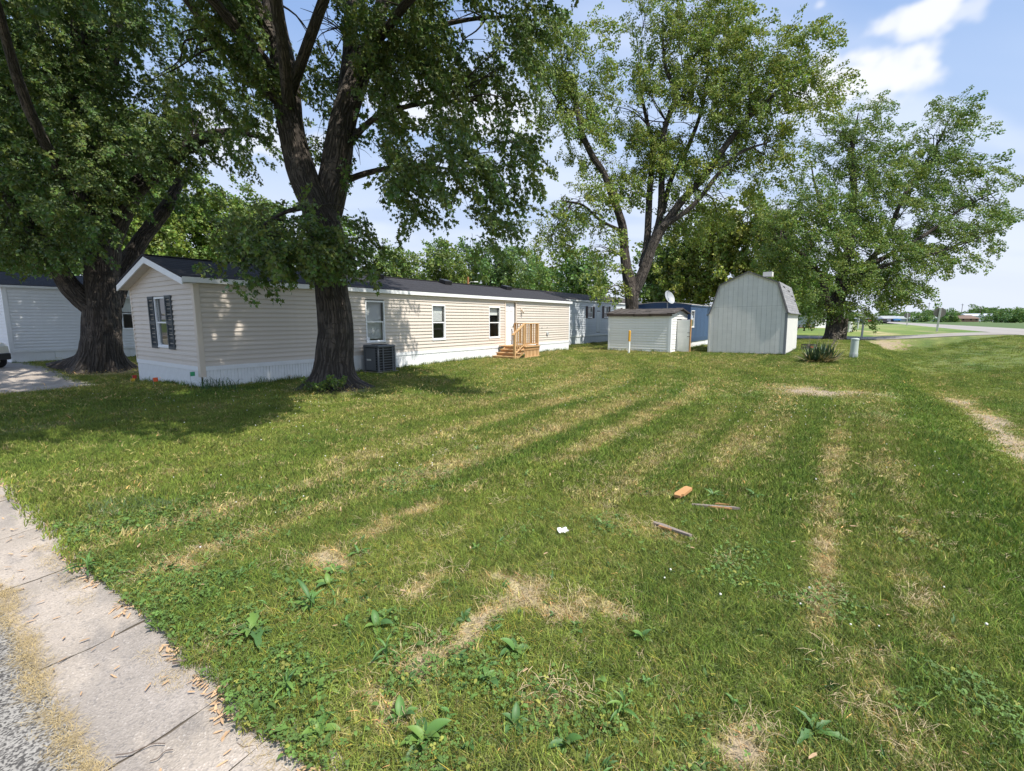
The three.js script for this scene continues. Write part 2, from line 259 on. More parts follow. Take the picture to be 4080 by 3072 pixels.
function sheet(ps, qs, hf, uvf) {
  const pos = [], uv = [], idx = [];
  for (const p of ps) for (const q of qs) { const v = pq3(p, q, hf(p, q)); pos.push(v.x, v.y, v.z); uv.push(...uvf(p, q)); }
  for (let i = 0; i < ps.length - 1; i++) for (let j = 0; j < qs.length - 1; j++) { const a = i * qs.length + j, b = a + 1, c = a + qs.length, d = c + 1; idx.push(a, b, c, b, d, c); }
  const g = new THREE.BufferGeometry(); g.setAttribute('position', new THREE.Float32BufferAttribute(pos, 3)); g.setAttribute('uv', new THREE.Float32BufferAttribute(uv, 2)); g.setIndex(idx); g.computeVertexNormals(); return g;
}
const range = (a, b, step) => { const n = Math.max(1, Math.round((b - a) / step)); return Array.from({ length: n + 1 }, (_, i) => a + (b - a) * i / n); };
const P0 = 0.78, P1 = 48.5, Q0 = -34, Q1 = 9.8;
{
  const tLawn = tex(2048, 2048, (u, v) => { const p = P0 + v * (P1 - P0), q = Q0 + u * (Q1 - Q0), c = turfColor(p, q, true), k = 0.72 + 0.56 * vn(p * 45, q * 45); return [c[0] * k, c[1] * k, c[2] * k]; }, { srgb: true, clamp: true });
  const tLawnB = tex(512, 512, (u, v) => 0.6 * vn(u * 60, v * 60, 60) + 0.4 * vn(u * 150, v * 150, 150));
  tLawnB.repeat.set(30, 33);
  const edge = (p, q) => (p < P0 + 0.01 ? p + (fbm(q * 2.2, 5, 3) - 0.5) * 0.14 + (fbm(q * 9, 2, 2) - 0.5) * 0.05 : p);
  const ps = [...range(P0, 8, 0.16), ...range(8.3, 24, 0.4), ...range(24.5, P1, 0.6)], qs = [...range(-60, -22, 1.5), ...range(-21, -8, 0.4), ...range(-7.8, Q1, 0.2)];
  const g = sheet(ps, qs, (p, q) => H(p, q) - (p < P0 + 0.01 ? 0.035 : 0), (p, q) => [(q - Q0) / (Q1 - Q0), (p - P0) / (P1 - P0)]);
  const P = g.attributes.position; for (let j = 0; j < qs.length; j++) { const e = pq3(edge(P0, qs[j]), qs[j]); P.setX(j, e.x); P.setZ(j, e.z); }
  structure('lawn', g, mat([1, 1, 1], 0.95, { map: tLawn, bumpMap: tLawnB, bumpScale: 0.02 }));
  const tField = tex(1024, 1024, (u, v) => { const p = 55.5 + v * 95, q = -80 + u * 90, n = fbm(p * 0.25, q * 0.25, 4), m = fbm(p * 0.08 + q * 0.5, q * 0.1, 3), k = 0.8 + 0.4 * vn(p * 8, q * 8); const c = mix3(mix3(GREEN, LUSH, ss(0.3, 0.7, n)), STRAW, 0.9 * ss(0.42, 0.75, m) * ss(0.25, 0.7, fbm(p * 0.9, q * 0.9, 3))); return [c[0] * k, c[1] * k, c[2] * k]; }, { srgb: true, clamp: true });
  structure('verge_lawn', sheet(range(55.5, 150, 2), range(-80, 9.8, 2), (p, q) => H(p, q), (p, q) => [(q + 80) / 90, (p - 55.5) / 95]), mat([1, 1, 1], 0.95, { map: tField }));
  structure('side_street', sheet(range(48.3, 55.7, 1.2), [...range(-80, -2, 4), ...range(-1, 9.9, 0.5)], (p, q) => H(p, q) + 0.03 + 0.05 * (1 - ((p - 52) / 3.7) ** 2), (p, q) => [p / 3, q / 3]), mRoad);
  // the grass corner reaches out towards the stop sign; the main road passes beyond it
  structure('main_road', sheet(range(-30, 420, 4), range(9.6, 16.4, 0.85), (p, q) => 0.55 + 0.06 * (1 - ((q - 13) / 3.4) ** 2), (p, q) => [p / 3, q / 3]), mRoad);
  structure('street', sheet(range(-14, 0.352, 1), range(-70, 16, 2), (p) => -0.035 + Math.min(0, p) * -0.004, (p, q) => [p, q]), mAsph);
  structure('far_verge', sheet(range(-30, 420, 6), range(16.2, 46, 1.2), (p, q) => 0.5 + 0.25 * Math.sin((q - 16) * 0.11), (p, q) => [p / 20, q / 20]), mat([0.068, 0.112, 0.024], 0.95));
  // the land beyond
  const pos = [], idx = [], NA = 96, rs = [60, 120, 150, 175, 220, 300, 420, 600, 900, 1400, 2400];
  for (const r of rs) for (let a = 0; a < NA; a++) { const t = a / NA * Math.PI * 2; pos.push(Math.cos(t) * r, r < 140 ? -1.5 : r < 160 ? -0.6 : 0.25, Math.sin(t) * r); }
  for (let i = 0; i < rs.length - 1; i++) for (let a = 0; a < NA; a++) { const b = (a + 1) % NA, A = i * NA + a, B = i * NA + b, C = A + NA, D = B + NA; idx.push(A, B, C, B, D, C); }
  pos.push(0, -1.5, 0); for (let a = 0; a < NA; a++) idx.push(pos.length / 3 - 1, (a + 1) % NA, a);
  const gg = new THREE.BufferGeometry(); gg.setAttribute('position', new THREE.Float32BufferAttribute(pos, 3)); gg.setIndex(idx); gg.computeVertexNormals();
  structure('ground', gg, mat([0.085, 0.125, 0.03], 0.95));
  structure('driveway', sheet(range(1.0, 3.9, 0.29), range(-33, -15.2, 0.6), (p, q) => H(p, q) + 0.012, (p, q) => [p / 2, q / 2]), mGravel);
}
// concrete gutter: slabs about a metre long with open joints, a dirt bed below
{
  const bed = structure('gutter_bed', bg(-16, 46, -0.14, -0.062, -0.38, -0.02), mat([0.16, 0.125, 0.095], 0.95)); bed.position.copy(pq3(0.78, -1)); bed.rotation.y = TURN + Math.PI / 2; bed.position.y = 0;
  const gut = new THREE.Group(); gut.name = 'concrete_gutter'; gut.userData.kind = 'structure'; scene.add(gut); gut.rotation.y = TURN;
  const joints = [-42, -30, -22, -16, -12, -9.2, -7.2, -6.15, -5.1, -4.1, -3.0, -2.1, -1.72, -0.7, 0.4, 1.6, 3, 5, 8, 13];
  for (let i = 0; i < joints.length - 1; i++) {
    const a = joints[i] + 0.006, b = joints[i + 1] - 0.006, n = Math.max(2, Math.round((b - a) / 0.06)), pos = [], uv = [], idx = [], col = [];
    const cols = [0.345, 0.38, 0.42, 0.46, 0.5, 0.54, 0.58, 0.62, 0.66, 0.7, 0.74, 0.78, 0.83, 0.9], lift = rr(-0.004, 0.004), tip = rr(-0.006, 0.006);
    for (let k = 0; k <= n; k++) for (const p of cols) { const q = a + (b - a) * k / n, e = k === 0 || k === n ? (vn(p * 22, q * 3 + i) - 0.5) * 0.014 : 0; pos.push(p, -0.040 + 0.03 * ss(0.45, 0.9, p) + lift + tip * (p - 0.6) + 0.004 * (vn(p * 9, q * 9) - 0.5), q + e); uv.push(p + i * 0.37, q); const g0 = ss(0.50, 0.60, fbm(q * 2.2 + 3, p * 7, 4) + (p > 0.6 ? 0.10 : -0.02)), k0 = 1.06 - 0.24 * g0; col.push(k0, k0 * mix(1, 1.02, g0), k0 * mix(1, 1.06, g0)); }
    const m = cols.length; for (let k = 0; k < n; k++) for (let c = 0; c < m - 1; c++) { const A = k * m + c; idx.push(A, A + m, A + 1, A + 1, A + m, A + m + 1); }
    // skirts down into the joints
    const skirt = (row, flip) => { const base = pos.length / 3; for (let c = 0; c < m; c++) { const o = (row * m + c) * 3; pos.push(pos[o], pos[o + 1], pos[o + 2], pos[o], -0.10, pos[o + 2]); uv.push(0, 0, 0, 0.06); col.push(0.6, 0.58, 0.55, 0.6, 0.58, 0.55); } for (let c = 0; c < m - 1; c++) { const A = base + c * 2; flip ? idx.push(A, A + 1, A + 2, A + 2, A + 1, A + 3) : idx.push(A, A + 2, A + 1, A + 2, A + 3, A + 1); } };
    skirt(0, true); skirt(n, false);
    const g = new THREE.BufferGeometry(); g.setAttribute('position', new THREE.Float32BufferAttribute(pos, 3)); g.setAttribute('uv', new THREE.Float32BufferAttribute(uv, 2)); g.setAttribute('color', new THREE.Float32BufferAttribute(col, 3)); g.setIndex(idx); g.computeVertexNormals();
    part(gut, 'concrete_slab', g, mConc);
  }
}

// ---------------------------------------------------------------- beige mobile home
reseed(77);
const skirtRib = (() => { const a = [[0, 0], [0.004, 0.012], [0.055, 0.012], [0.062, 0], [0.075, 0], [0.082, 0.012], [0.135, 0.012], [0.142, 0], [0.155, 0], [0.162, 0.012], [0.215, 0.012], [0.222, 0], [0.235, 0], [0.242, 0.012], [0.295, 0.012], [0.302, 0], [0.315, 0], [0.322, 0.012], [0.375, 0.012], [0.382, 0], [0.398, 0]]; const pos = [], uv = []; for (let i = 0; i < a.length - 1; i++) { const [x, z] = a[i], [X, Z] = a[i + 1]; pos.push(x, 0, z, X, 0, Z, X, 1, Z, x, 0, z, X, 1, Z, x, 1, z); uv.push(x, 0, X, 0, X, 1, x, 0, X, 1, x, 1); } const g = new THREE.BufferGeometry(); g.setAttribute('position', new THREE.Float32BufferAttribute(pos, 3)); g.setAttribute('uv', new THREE.Float32BufferAttribute(uv, 2)); g.computeVertexNormals(); return g; })();
function skirting(parent, x0, x1, y0, y1, m) { const n = Math.max(1, Math.round((x1 - x0) / 0.4)), w = (x1 - x0) / n; for (let k = 0; k < n; k++) { const o = part(parent, 'skirting_panel', skirtRib, m); o.position.set(x0 + k * w, y0 + rr(-0.004, 0.004), rr(0, 0.003)); o.scale.set(w / 0.4, y1 - y0, 1); } }
{
  const Lh = 17.9, W = 4.1, yb = 0.44, yt = 2.47, ridge = 3.14;
  const h = thing('mobile_home', 'long beige vinyl-sided mobile home with white skirting and dark shingle roof', 'mobile home', pq3(4.8, -12.4));
  const holes = [[4.76, 5.42, 0.92, 2.15], [7.65, 8.26, 0.9, 2.1], [10.97, 11.66, 0.86, 2.1], [12.12, 12.88, 0.5, 2.36]];
  const hm = holes.map(([a, b, c, d], i) => (i < 3 ? [a - 0.04, b + 0.04, c - 0.04, d + 0.04] : [a - 0.07, b + 0.07, c - 0.2, d + 0.07]));
  const front = part(h, 'wall', poly([[0, 0.4], [Lh, 0.4], [Lh, yt], [0, yt]], 0.08, holes), mInside); front.position.z = -0.005;
  const lap = lapGeo(0.119); laps(front, 0.505, yt, 0.119, () => [0.09, Lh - 0.05], hm, mBeige, lap);
  // gable end facing the street: its own axes turned a quarter
  const gab = part(h, 'wall', poly([[-W, 0.4], [0, 0.4], [0, yt], [-W / 2, ridge - 0.06], [-W, yt]], 0.08, [[-2.35, -1.72, 0.93, 2.13]]), mInside); gab.rotation.y = -Math.PI / 2; gab.position.set(-0.002, 0, 0);
  const gx = (y) => (y < yt ? [-W + 0.02, -0.09] : [-W / 2 - (W / 2) * (ridge - 0.04 - y) / (ridge - yt), -W / 2 + (W / 2) * (ridge - 0.04 - y) / (ridge - yt)]);
  gab.rotation.y = -Math.PI / 2; gab.scale.x = -1; gab.scale.x = 1; gab.rotation.y = Math.PI * 1.5; // local +z looks along -p
  laps(gab, 0.505, ridge - 0.1, 0.119, (y) => { const [a, b] = gx(y); return [a, b]; }, [[-2.4, -1.67, 0.88, 2.18]], mBeige, lap);
  const rear = part(h, 'wall', poly([[0, 0.4], [Lh, 0.4], [Lh, yt], [0, yt]], 0.08), mBeige[0]); rear.position.z = -W + 0.04;
  const end = part(h, 'wall', poly([[-W, 0.4], [0, 0.4], [0, yt], [-W / 2, ridge - 0.06], [-W, yt]], 0.08), mBeige[1]); end.rotation.y = Math.PI * 1.5; end.position.x = Lh - 0.08;
  box(h, 'floor', [0.02, Lh - 0.02, 0.38, 0.43, -W + 0.05, -0.1], mInside);
  // trims
  boxes(h, 'corner_trim', [[-0.03, 0.09, 0.26, yt, -0.012, 0.03], [-0.03, -0.004, 0.26, yt, -0.1, -0.012]], mBeigeTrim);
  boxes(h, 'corner_trim', [[Lh - 0.06, Lh + 0.03, 0.4, yt, 0.0, 0.03]], mWhite);
  boxes(h, 'corner_trim', [[-0.03, 0.02, 0.4, yt, -W - 0.02, -W + 0.06]], mBeigeTrim);
  boxes(h, 'skirting_band', [[0.09, Lh, 0.40, 0.505, -0.02, 0.03]], mWhite);
  boxes(h, 'skirting_band', [[-0.031, 0.02, 0.40, 0.505, -W, -0.1]], mWhite);
  skirting(h, 0.02, Lh, -0.02, 0.41, mWhite);
  { const s = new THREE.Group(); s.name = 'skirting'; h.add(s); s.rotation.y = Math.PI * 1.5; s.position.x = -0.004; skirting(s, -W, -0.02, -0.3, 0.41, mWhite2); }
  box(h, 'access_panel', [4.05, 4.6, -0.02, 0.40, 0.014, 0.026], mWhite2);
  // roof
  const oh = 0.28, ov = 0.11, y0 = yt + 0.10 - 0.0, slope = (ridge + 0.04 - y0) / (W / 2 + ov);
  roofSide(h, -oh, Lh + 0.12, y0, ov, ridge + 0.05, -W / 2, mShing);
  const rb = roofSide(h, -oh, Lh + 0.12, y0, -W - ov, ridge + 0.048, -W / 2, mShing, false);
  box(h, 'ridge_cap', [-oh, Lh + 0.12, ridge + 0.045, ridge + 0.066, -W / 2 - 0.13, -W / 2 + 0.13], mShing[1]);
  boxes(h, 'fascia', [[-oh + 0.02, Lh + 0.13, yt - 0.03, y0 - 0.005, ov - 0.035, ov + 0.012]], mWhite, 0.006);
  boxes(h, 'soffit', [[-oh + 0.03, Lh + 0.1, yt - 0.01, yt + 0.005, 0.005, ov - 0.036]], mWhite2);
  // rake boards and boxed soffit on the gable overhang
  const rakeY = (z) => y0 - 0.035 + (ridge + 0.045 - y0) * (1 - Math.abs(z + W / 2) / (W / 2 + ov));
  const rakePoly = (z0, z1, t) => poly([[z0, rakeY(z0) - t], [z1, rakeY(z1) - t], [z1, rakeY(z1)], [z0, rakeY(z0)]], 0.03);
  for (const [a, b] of [[-W / 2, ov + 0.01], [-W - ov - 0.01, -W / 2]]) {
    const f = part(h, 'rake_board', rakePoly(a, b, 0.15), mWhite); f.rotation.y = Math.PI * 1.5; f.position.x = -oh;
    const so = part(h, 'soffit', poly([[a, rakeY(a) - 0.12], [b, rakeY(b) - 0.12], [b, rakeY(b) - 0.105], [a, rakeY(a) - 0.105]], oh - 0.035), mBeige[0]); so.rotation.y = Math.PI * 1.5; so.position.x = -oh + 0.033;
    for (let k = 0; k < 14; k++) { const z = a + (b - a) * (k + 0.5) / 14; const v = bar([-oh + 0.034, rakeY(z) - 0.124, z], [-0.03, rakeY(z) - 0.124, z], 0.012, 0.006); part(so, 'soffit_rib', v, mBeige[2]).applyMatrix4(so.matrix.copy(new THREE.Matrix4().compose(so.position, so.quaternion, so.scale)).clone().invert()); }
    const fz = part(h, 'frieze_board', rakePoly(a > -W / 2 - 0.01 ? a : a + 0.12, a > -W / 2 - 0.01 ? b - 0.12 : b, 0.075), mBeigeTrim); fz.rotation.y = Math.PI * 1.5; fz.position.set(-0.024, -0.115, 0);
  }
  // windows, shutters, door
  sash(front, 4.76, 5.42, 0.92, 2.15, { blind: 1, blindLow: 0.85 });
  sash(front, 7.65, 8.26, 0.9, 2.1, { curtain: 0.45, blind: 0.9 });
  sash(front, 10.97, 11.66, 0.86, 2.1, { curtain: 0.5 });
  const gw = sash(gab, -2.35, -1.72, 0.93, 2.13, {});
  for (const [a, b] of [[-2.79, -2.41], [-1.66, -1.28]]) {
    const m = mat([0.052, 0.064, 0.072], 0.6), s = boxes(gab, 'shutter', [[a, a + 0.05, 0.86, 2.2, 0.012, 0.05], [b - 0.05, b, 0.86, 2.2, 0.012, 0.05], [a + 0.05, b - 0.05, 0.86, 0.93, 0.012, 0.05], [a + 0.05, b - 0.05, 2.13, 2.2, 0.012, 0.05], [a + 0.05, b - 0.05, 1.48, 1.56, 0.012, 0.05], [a + 0.05, b - 0.05, 0.93, 2.13, 0.010, 0.018]], m);
    for (let y = 0.95; y < 2.12; y += 0.045) { if (y > 1.45 && y < 1.57) continue; const l = box(s, 'louver', [a + 0.05, b - 0.05, -0.004, 0.004, -0.02, 0.02], m); l.position.set(0, y, 0.032); l.rotation.x = 0.75; }
  }
  box(front, 'window_sticker', [4.79, 4.87, 0.955, 1.04, -0.016, -0.014], mWhite);
  const d = boxes(front, 'door_frame', [[12.05, 12.12, 0.42, 2.43, -0.08, 0.035], [12.88, 12.95, 0.42, 2.43, -0.08, 0.035], [12.12, 12.88, 2.36, 2.43, -0.08, 0.035], [12.12, 12.88, 0.44, 0.5, -0.08, 0.06]], mBeigeTrim);
  const mDoor = mat([0.80, 0.80, 0.815], 0.45), door = box(h, 'door', [12.125, 12.875, 0.505, 2.355, -0.10, -0.06], mDoor);
  for (const [x0, x1] of [[12.22, 12.46], [12.54, 12.78]]) for (const [a, b] of [[0.68, 1.12], [1.28, 1.86], [1.98, 2.18]]) box(door, 'door_panel', [x0, x1, a, b, -0.06, -0.045], mDoor, 0.01);
  boxes(door, 'handle', [[12.79, 12.83, 1.28, 1.42, -0.06, -0.03], [12.72, 12.83, 1.33, 1.355, -0.03, -0.01]], mMetal);
  // wall lamp, meter boss, vents
  const lamp = part(h, 'wall_light', merge([bg(13.27, 13.37, 2.02, 2.12, 0.015, 0.04), rod([13.32, 2.04, 0.03], [13.32, 2.04, 0.11], 0.012), (() => { const g = new THREE.LatheGeometry([[0.02, 0.06], [0.045, 0.05], [0.055, -0.02], [0.04, -0.09], [0, -0.1]].map((a) => new THREE.Vector2(...a)), 12); g.translate(13.32, 2.0, 0.12); return g; })()]), mBeigeTrim);
  { const g = new THREE.TorusGeometry(0.075, 0.02, 6, 16); g.translate(15.62, 0.92, 0.05); const c = new THREE.CylinderGeometry(0.07, 0.07, 0.05, 14); c.rotateX(Math.PI / 2); c.translate(15.62, 0.92, 0.04); part(h, 'cable_box', merge([g, c, rod([15.64, 0.92, 0.05], [15.60, 0.70, 0.03], 0.008)]), mGalv); }
  for (const x of [15.1, 15.6]) { const g = new THREE.CylinderGeometry(0.022, 0.022, 0.03, 10); g.rotateX(Math.PI / 2); g.translate(x, 1.23, 0.03); part(h, 'wall_bracket', g, mGalv); }
  for (const x of [2.9, 6.35, 9.95, 14.3]) { const z = -1.72, y = ridge + 0.05 - slope * (W / 2 + z) ; const v = boxes(h, 'roof_vent', [[x, x + 0.42, 0.02, 0.19, -0.2, 0.2]], mBlack, 0.02); v.position.set(0, y - 0.02, z); v.rotation.x = Math.atan(slope); box(v, 'flange', [x - 0.06, x + 0.48, 0.0, 0.022, -0.26, 0.26], mBlack); }
}
// wooden entry stairs with landing and railings
{
  const s = thing('wooden_stairs', 'new pine entry stairs with landing and baluster railing', 'stairs', pq3(15.55, -12.36));
  const z1 = 1.36, z0 = 0.3, T = 0.036;
  for (let k = 0; k < 3; k++) { box(s, 'riser', [k * 0.27, k * 0.27 + 0.02, k * 0.125 + 0.0, (k + 1) * 0.125 - T, z0, z1], mWoodDark); for (const a of [0, 1]) box(s, 'tread', [k * 0.27 - 0.03 + a * 0.143, k * 0.27 - 0.03 + a * 0.143 + 0.138, (k + 1) * 0.125 - T, (k + 1) * 0.125, z0 - 0.02, z1 + 0.03], mWood, 0.006); }
  box(s, 'riser', [0.81, 0.83, 0.375, 0.464, z0, z1], mWoodDark);
  for (const z of [z0 + 0.02, z1 - 0.06]) part(s, 'stringer', (() => { const g = poly([[0.0, -0.02], [0.30, -0.02], [0.84, 0.24], [0.84, 0.46], [0.55, 0.33], [0.55, 0.21], [0.28, 0.21], [0.28, 0.085], [0.022, 0.085]], 0.04); g.translate(0, 0, z + 0.04); return g; })(), mWoodDark);
  for (let k = 0; k < 8; k++) box(s, 'deck_board', [0.80 + k * 0.145, 0.80 + k * 0.145 + 0.14, 0.464, 0.5, 0.02, z1 + 0.05], mWood, 0.005);
  const lx = 0.83, rx = 1.96;
  boxes(s, 'rim_joist', [[lx, rx, 0.33, 0.462, z1 - 0.03, z1 + 0.01], [rx - 0.04, rx, 0.33, 0.462, 0.02, z1 - 0.03]], mWoodDark);
  for (let x = lx + 0.01, k = 0; x < rx - 0.05; x += 0.142, k++) box(s, 'skirt_board', [x, Math.min(rx, x + 0.138), -0.02, 0.328, z1 - 0.035, z1 - 0.01], k % 2 ? mWood : mWoodDark);
  box(s, 'base_board', [lx - 0.06, rx + 0.03, -0.02, 0.07, z1 - 0.01, z1 + 0.03], mWood, 0.005);
  const post = (x, z, y0, y1) => box(s, 'post', [x - 0.045, x + 0.045, y0, y1, z - 0.045, z + 0.045], mWood, 0.006);
  const zr = z1 - 0.09;
  post(0.08, z1 - 0.0, -0.02, 1.0); post(0.86, zr + 0.02, 0.5, 1.42); post(1.90, zr + 0.02, 0.5, 1.42); post(1.90, 0.1, 0.5, 1.42);
  part(s, 'hand_rail', bar([0.0, 0.99, z1 - 0.04], [0.90, 1.455, zr + 0.03], 0.04, 0.10), mWood);
  box(s, 'hand_rail', [0.84, 1.98, 1.42, 1.458, zr - 0.05, zr + 0.07], mWood, 0.005);
  box(s, 'hand_rail', [1.85, 1.97, 1.42, 1.457, 0.06, zr - 0.051], mWood, 0.005);
  box(s, 'bottom_rail', [0.9, 1.86, 0.56, 0.598, zr - 0.01, zr + 0.05], mWood); box(s, 'bottom_rail', [1.87, 1.93, 0.56, 0.598, 0.14, zr - 0.03], mWood);
  part(s, 'bottom_rail', bar([0.08, 0.20, z1 - 0.03], [0.84, 0.58, zr + 0.02], 0.035, 0.08), mWood);
  for (let k = 1; k < 7; k++) box(s, 'baluster', [0.86 + k * 0.149 - 0.017, 0.86 + k * 0.149 + 0.017, 0.598, 1.42, zr + 0.003, zr + 0.037], mWood);
  for (let k = 1; k < 6; k++) { const x = 0.08 + k * 0.13, t = (x - 0.08) / 0.78; box(s, 'baluster', [x - 0.017, x + 0.017, 0.2 + t * 0.38, 0.99 + t * 0.44, z1 - 0.06, z1 - 0.026], mWood); }
  for (let k = 1; k < 8; k++) box(s, 'baluster', [1.883, 1.917, 0.598, 1.42, 0.1 + k * 0.142 - 0.017, 0.1 + k * 0.142 + 0.017], mWood);
}
// air conditioner
{
  const a = thing('air_conditioner', 'dark grey louvred air conditioner unit standing beside the beige home', 'air conditioner', pq3(9.25, -12.22, 0));
  const m = mat([0.12, 0.13, 0.145], 0.5), S = 0.69, Hh = 0.84;
  box(a, 'pad', [-0.05, S + 0.05, -0.04, 0.03, -0.05, S + 0.05], mRoad);
  box(a, 'coil', [0.05, S - 0.05, 0.03, Hh - 0.08, 0.05, S - 0.05], mBlack);
  box(a, 'top_cover', [-0.005, S + 0.005, Hh - 0.08, Hh, -0.005, S + 0.005], m, 0.03);
  { const g = new THREE.CylinderGeometry(0.24, 0.24, 0.012, 24); g.translate(S / 2, Hh + 0.004, S / 2); part(a, 'fan_grille', g, mBlack); }
  for (const [x, z] of [[0.03, 0.03], [S - 0.03, 0.03], [0.03, S - 0.03], [S - 0.03, S - 0.03]]) box(a, 'corner_post', [x - 0.03, x + 0.03, 0.03, Hh - 0.08, z - 0.03, z + 0.03], m, 0.02);
  for (const x of [0.20, S - 0.12]) box(a, 'upright', [x - 0.018, x + 0.018, 0.03, Hh - 0.08, S - 0.02, S + 0.004], m);
  for (let k = 0; k < 9; k++) { const y = 0.06 + k * 0.08; boxes(a, 'louver', [[0.03, S - 0.03, y, y + 0.016, S - 0.022, S], [0, 0.022, y, y + 0.016, 0.03, S - 0.03], [S - 0.022, S, y, y + 0.016, 0.03, S - 0.03]], m); }
  box(a, 'front_panel', [0.004, 0.012, 0.06, Hh - 0.10, 0.10, S - 0.12], m);
  box(a, 'badge', [-0.004, 0.004, 0.36, 0.41, 0.16, 0.36], mat([0.6, 0.6, 0.58], 0.4));
}

// ---------------------------------------------------------------- neighbouring homes
reseed(501);
function gableHome(name, label, p, q, Lh, W, { y0 = 0, yb = 0.5, yt = 2.8, ridge = 3.4, walls, trim = mWhite, roof = mShing, skirt = mWhite2, course = 0.119, wins = [], courses = true, ov = 0.1, oh = 0.1, backSpan = true, door, shutter }) {
  const h = thing(name, label, 'mobile home', pq3(p, q));
  const holes = wins.map((w) => w.slice(0, 4)), hm = holes.map(([a, b, c, d]) => [a - 0.04, b + 0.04, c - 0.04, d + 0.04]); if (door) hm.push([door[0] - 0.05, door[1] + 0.05, door[2] - 0.05, door[3] + 0.05]);
  const f = part(h, 'wall', poly([[0, yb - 0.06], [Lh, yb - 0.06], [Lh, yt], [0, yt]], 0.08, holes), mInside), lap = lapGeo(course, 0.024);
  f.position.z = -0.005; laps(f, yb, yt, course, () => [0.1, Lh - 0.05], hm, walls, lap);
  const g = part(h, 'wall', poly([[-W, yb - 0.06], [0, yb - 0.06], [0, yt], [-W / 2, ridge - 0.05], [-W, yt]], 0.08), mInside); g.rotation.y = Math.PI * 1.5; g.position.x = -0.002;
  laps(g, yb, ridge - 0.08, course, (y) => (y < yt ? [-W + 0.02, -0.1] : [-W / 2 - (W / 2) * (ridge - 0.04 - y) / (ridge - yt), -W / 2 + (W / 2) * (ridge - 0.04 - y) / (ridge - yt)]), [], walls, lap);
  box(h, 'wall', [0, Lh, yb - 0.06, yt, -W, -W + 0.06], walls[0]); const e = part(h, 'wall', poly([[-W, yb - 0.06], [0, yb - 0.06], [0, yt], [-W / 2, ridge - 0.05], [-W, yt]], 0.06), walls[1]); e.rotation.y = Math.PI * 1.5; e.position.x = Lh - 0.06;
  box(h, 'floor', [0.02, Lh - 0.02, yb - 0.1, yb - 0.07, -W + 0.07, -0.1], mInside);
  boxes(h, 'corner_trim', [[-0.03, 0.1, yb - 0.1, yt, -0.01, 0.03], [-0.03, 0, yb - 0.1, yt, -0.1, -0.01]], trim); box(h, 'corner_trim', [Lh - 0.05, Lh + 0.02, yb, yt, -0.01, 0.03], trim);
  box(h, 'skirting_band', [0.1, Lh, yb - 0.08, yb, -0.02, 0.022], trim);
  for (let x = 0; x < Lh; x += 1.2) box(h, 'skirting_panel', [x + 0.004, Math.min(Lh, x + 1.196), y0 - 0.15, yb - 0.075, -0.05, -0.02 + rr(0, 0.004)], skirt);
  box(h, 'skirting_panel', [-0.006, 0.03, y0 - 0.3, yb - 0.06, -W, -0.051], skirt);
  const ey = yt + 0.05; roofSide(h, -oh, Lh + oh, ey, ov, ridge + 0.04, -W / 2, roof, courses, 0.16); roofSide(h, -oh, Lh + oh, ey, -W - ov, ridge + 0.038, -W / 2, roof, false);
  box(h, 'fascia', [-oh + 0.01, Lh + oh, yt - 0.04, ey - 0.01, ov - 0.03, ov + 0.01], trim); box(h, 'soffit', [-oh + 0.02, Lh, yt - 0.012, yt, 0.004, ov - 0.031], trim);
  for (const [a, b] of [[-W / 2, ov], [-W - ov, -W / 2]]) { const ry = (z) => ey - 0.04 + (ridge + 0.04 - ey) * (1 - Math.abs(z + W / 2) / (W / 2 + ov)); const r = part(h, 'rake_board', poly([[a, ry(a) - 0.11], [b, ry(b) - 0.11], [b, ry(b)], [a, ry(a)]], 0.03), trim); r.rotation.y = Math.PI * 1.5; r.position.x = -oh; }
  for (const [a, b, c, d, o] of wins) { sash(f, a, b, c, d, { m: trim, ...o }); if (shutter) for (const [s, t] of [[a - 0.05 - 0.3, a - 0.05], [b + 0.05, b + 0.35]]) box(f, 'shutter', [s, t, c - 0.05, d + 0.05, 0.012, 0.045], shutter); }
  if (door) { const [a, b, c, d] = door; box(f, 'door', [a, b, c, d, -0.03, 0.02], mat([0.58, 0.6, 0.62], 0.5)); boxes(f, 'door_frame', [[a - 0.05, a, c, d + 0.05, -0.03, 0.03], [b, b + 0.05, c, d + 0.05, -0.03, 0.03], [a, b, d, d + 0.05, -0.03, 0.03]], trim); }
  return h;
}
gableHome('mobile_home', 'white vinyl-sided mobile home at the left edge, behind the big trunk', 3.55, -25.4, 16, 4.2, { yb: 0.46, yt: 2.82, ridge: 3.42, walls: mWhiteSet, wins: [[3.45, 4.25, 1.22, 2.5, { curtain: 0.9 }], [9.5, 10.3, 1.2, 2.5, {}]] });
gableHome('mobile_home', 'pale grey mobile home with dark shutters beyond the beige home', 23.6, -14.5, 16.5, 4.2, { yb: 0.58, yt: 2.82, ridge: 3.42, walls: mGreySet, trim: mWhite2, skirt: mGreySet[0], roof: mShingBrown, wins: [[5.55, 6.15, 1.75, 2.45, { blind: 0.8 }], [8.1, 8.75, 1.75, 2.5, { curtain: 0.8 }], [11.4, 12, 1.7, 2.45, {}]], door: [6.95, 7.4, 0.75, 2.1], shutter: mat([0.055, 0.03, 0.03], 0.6) });
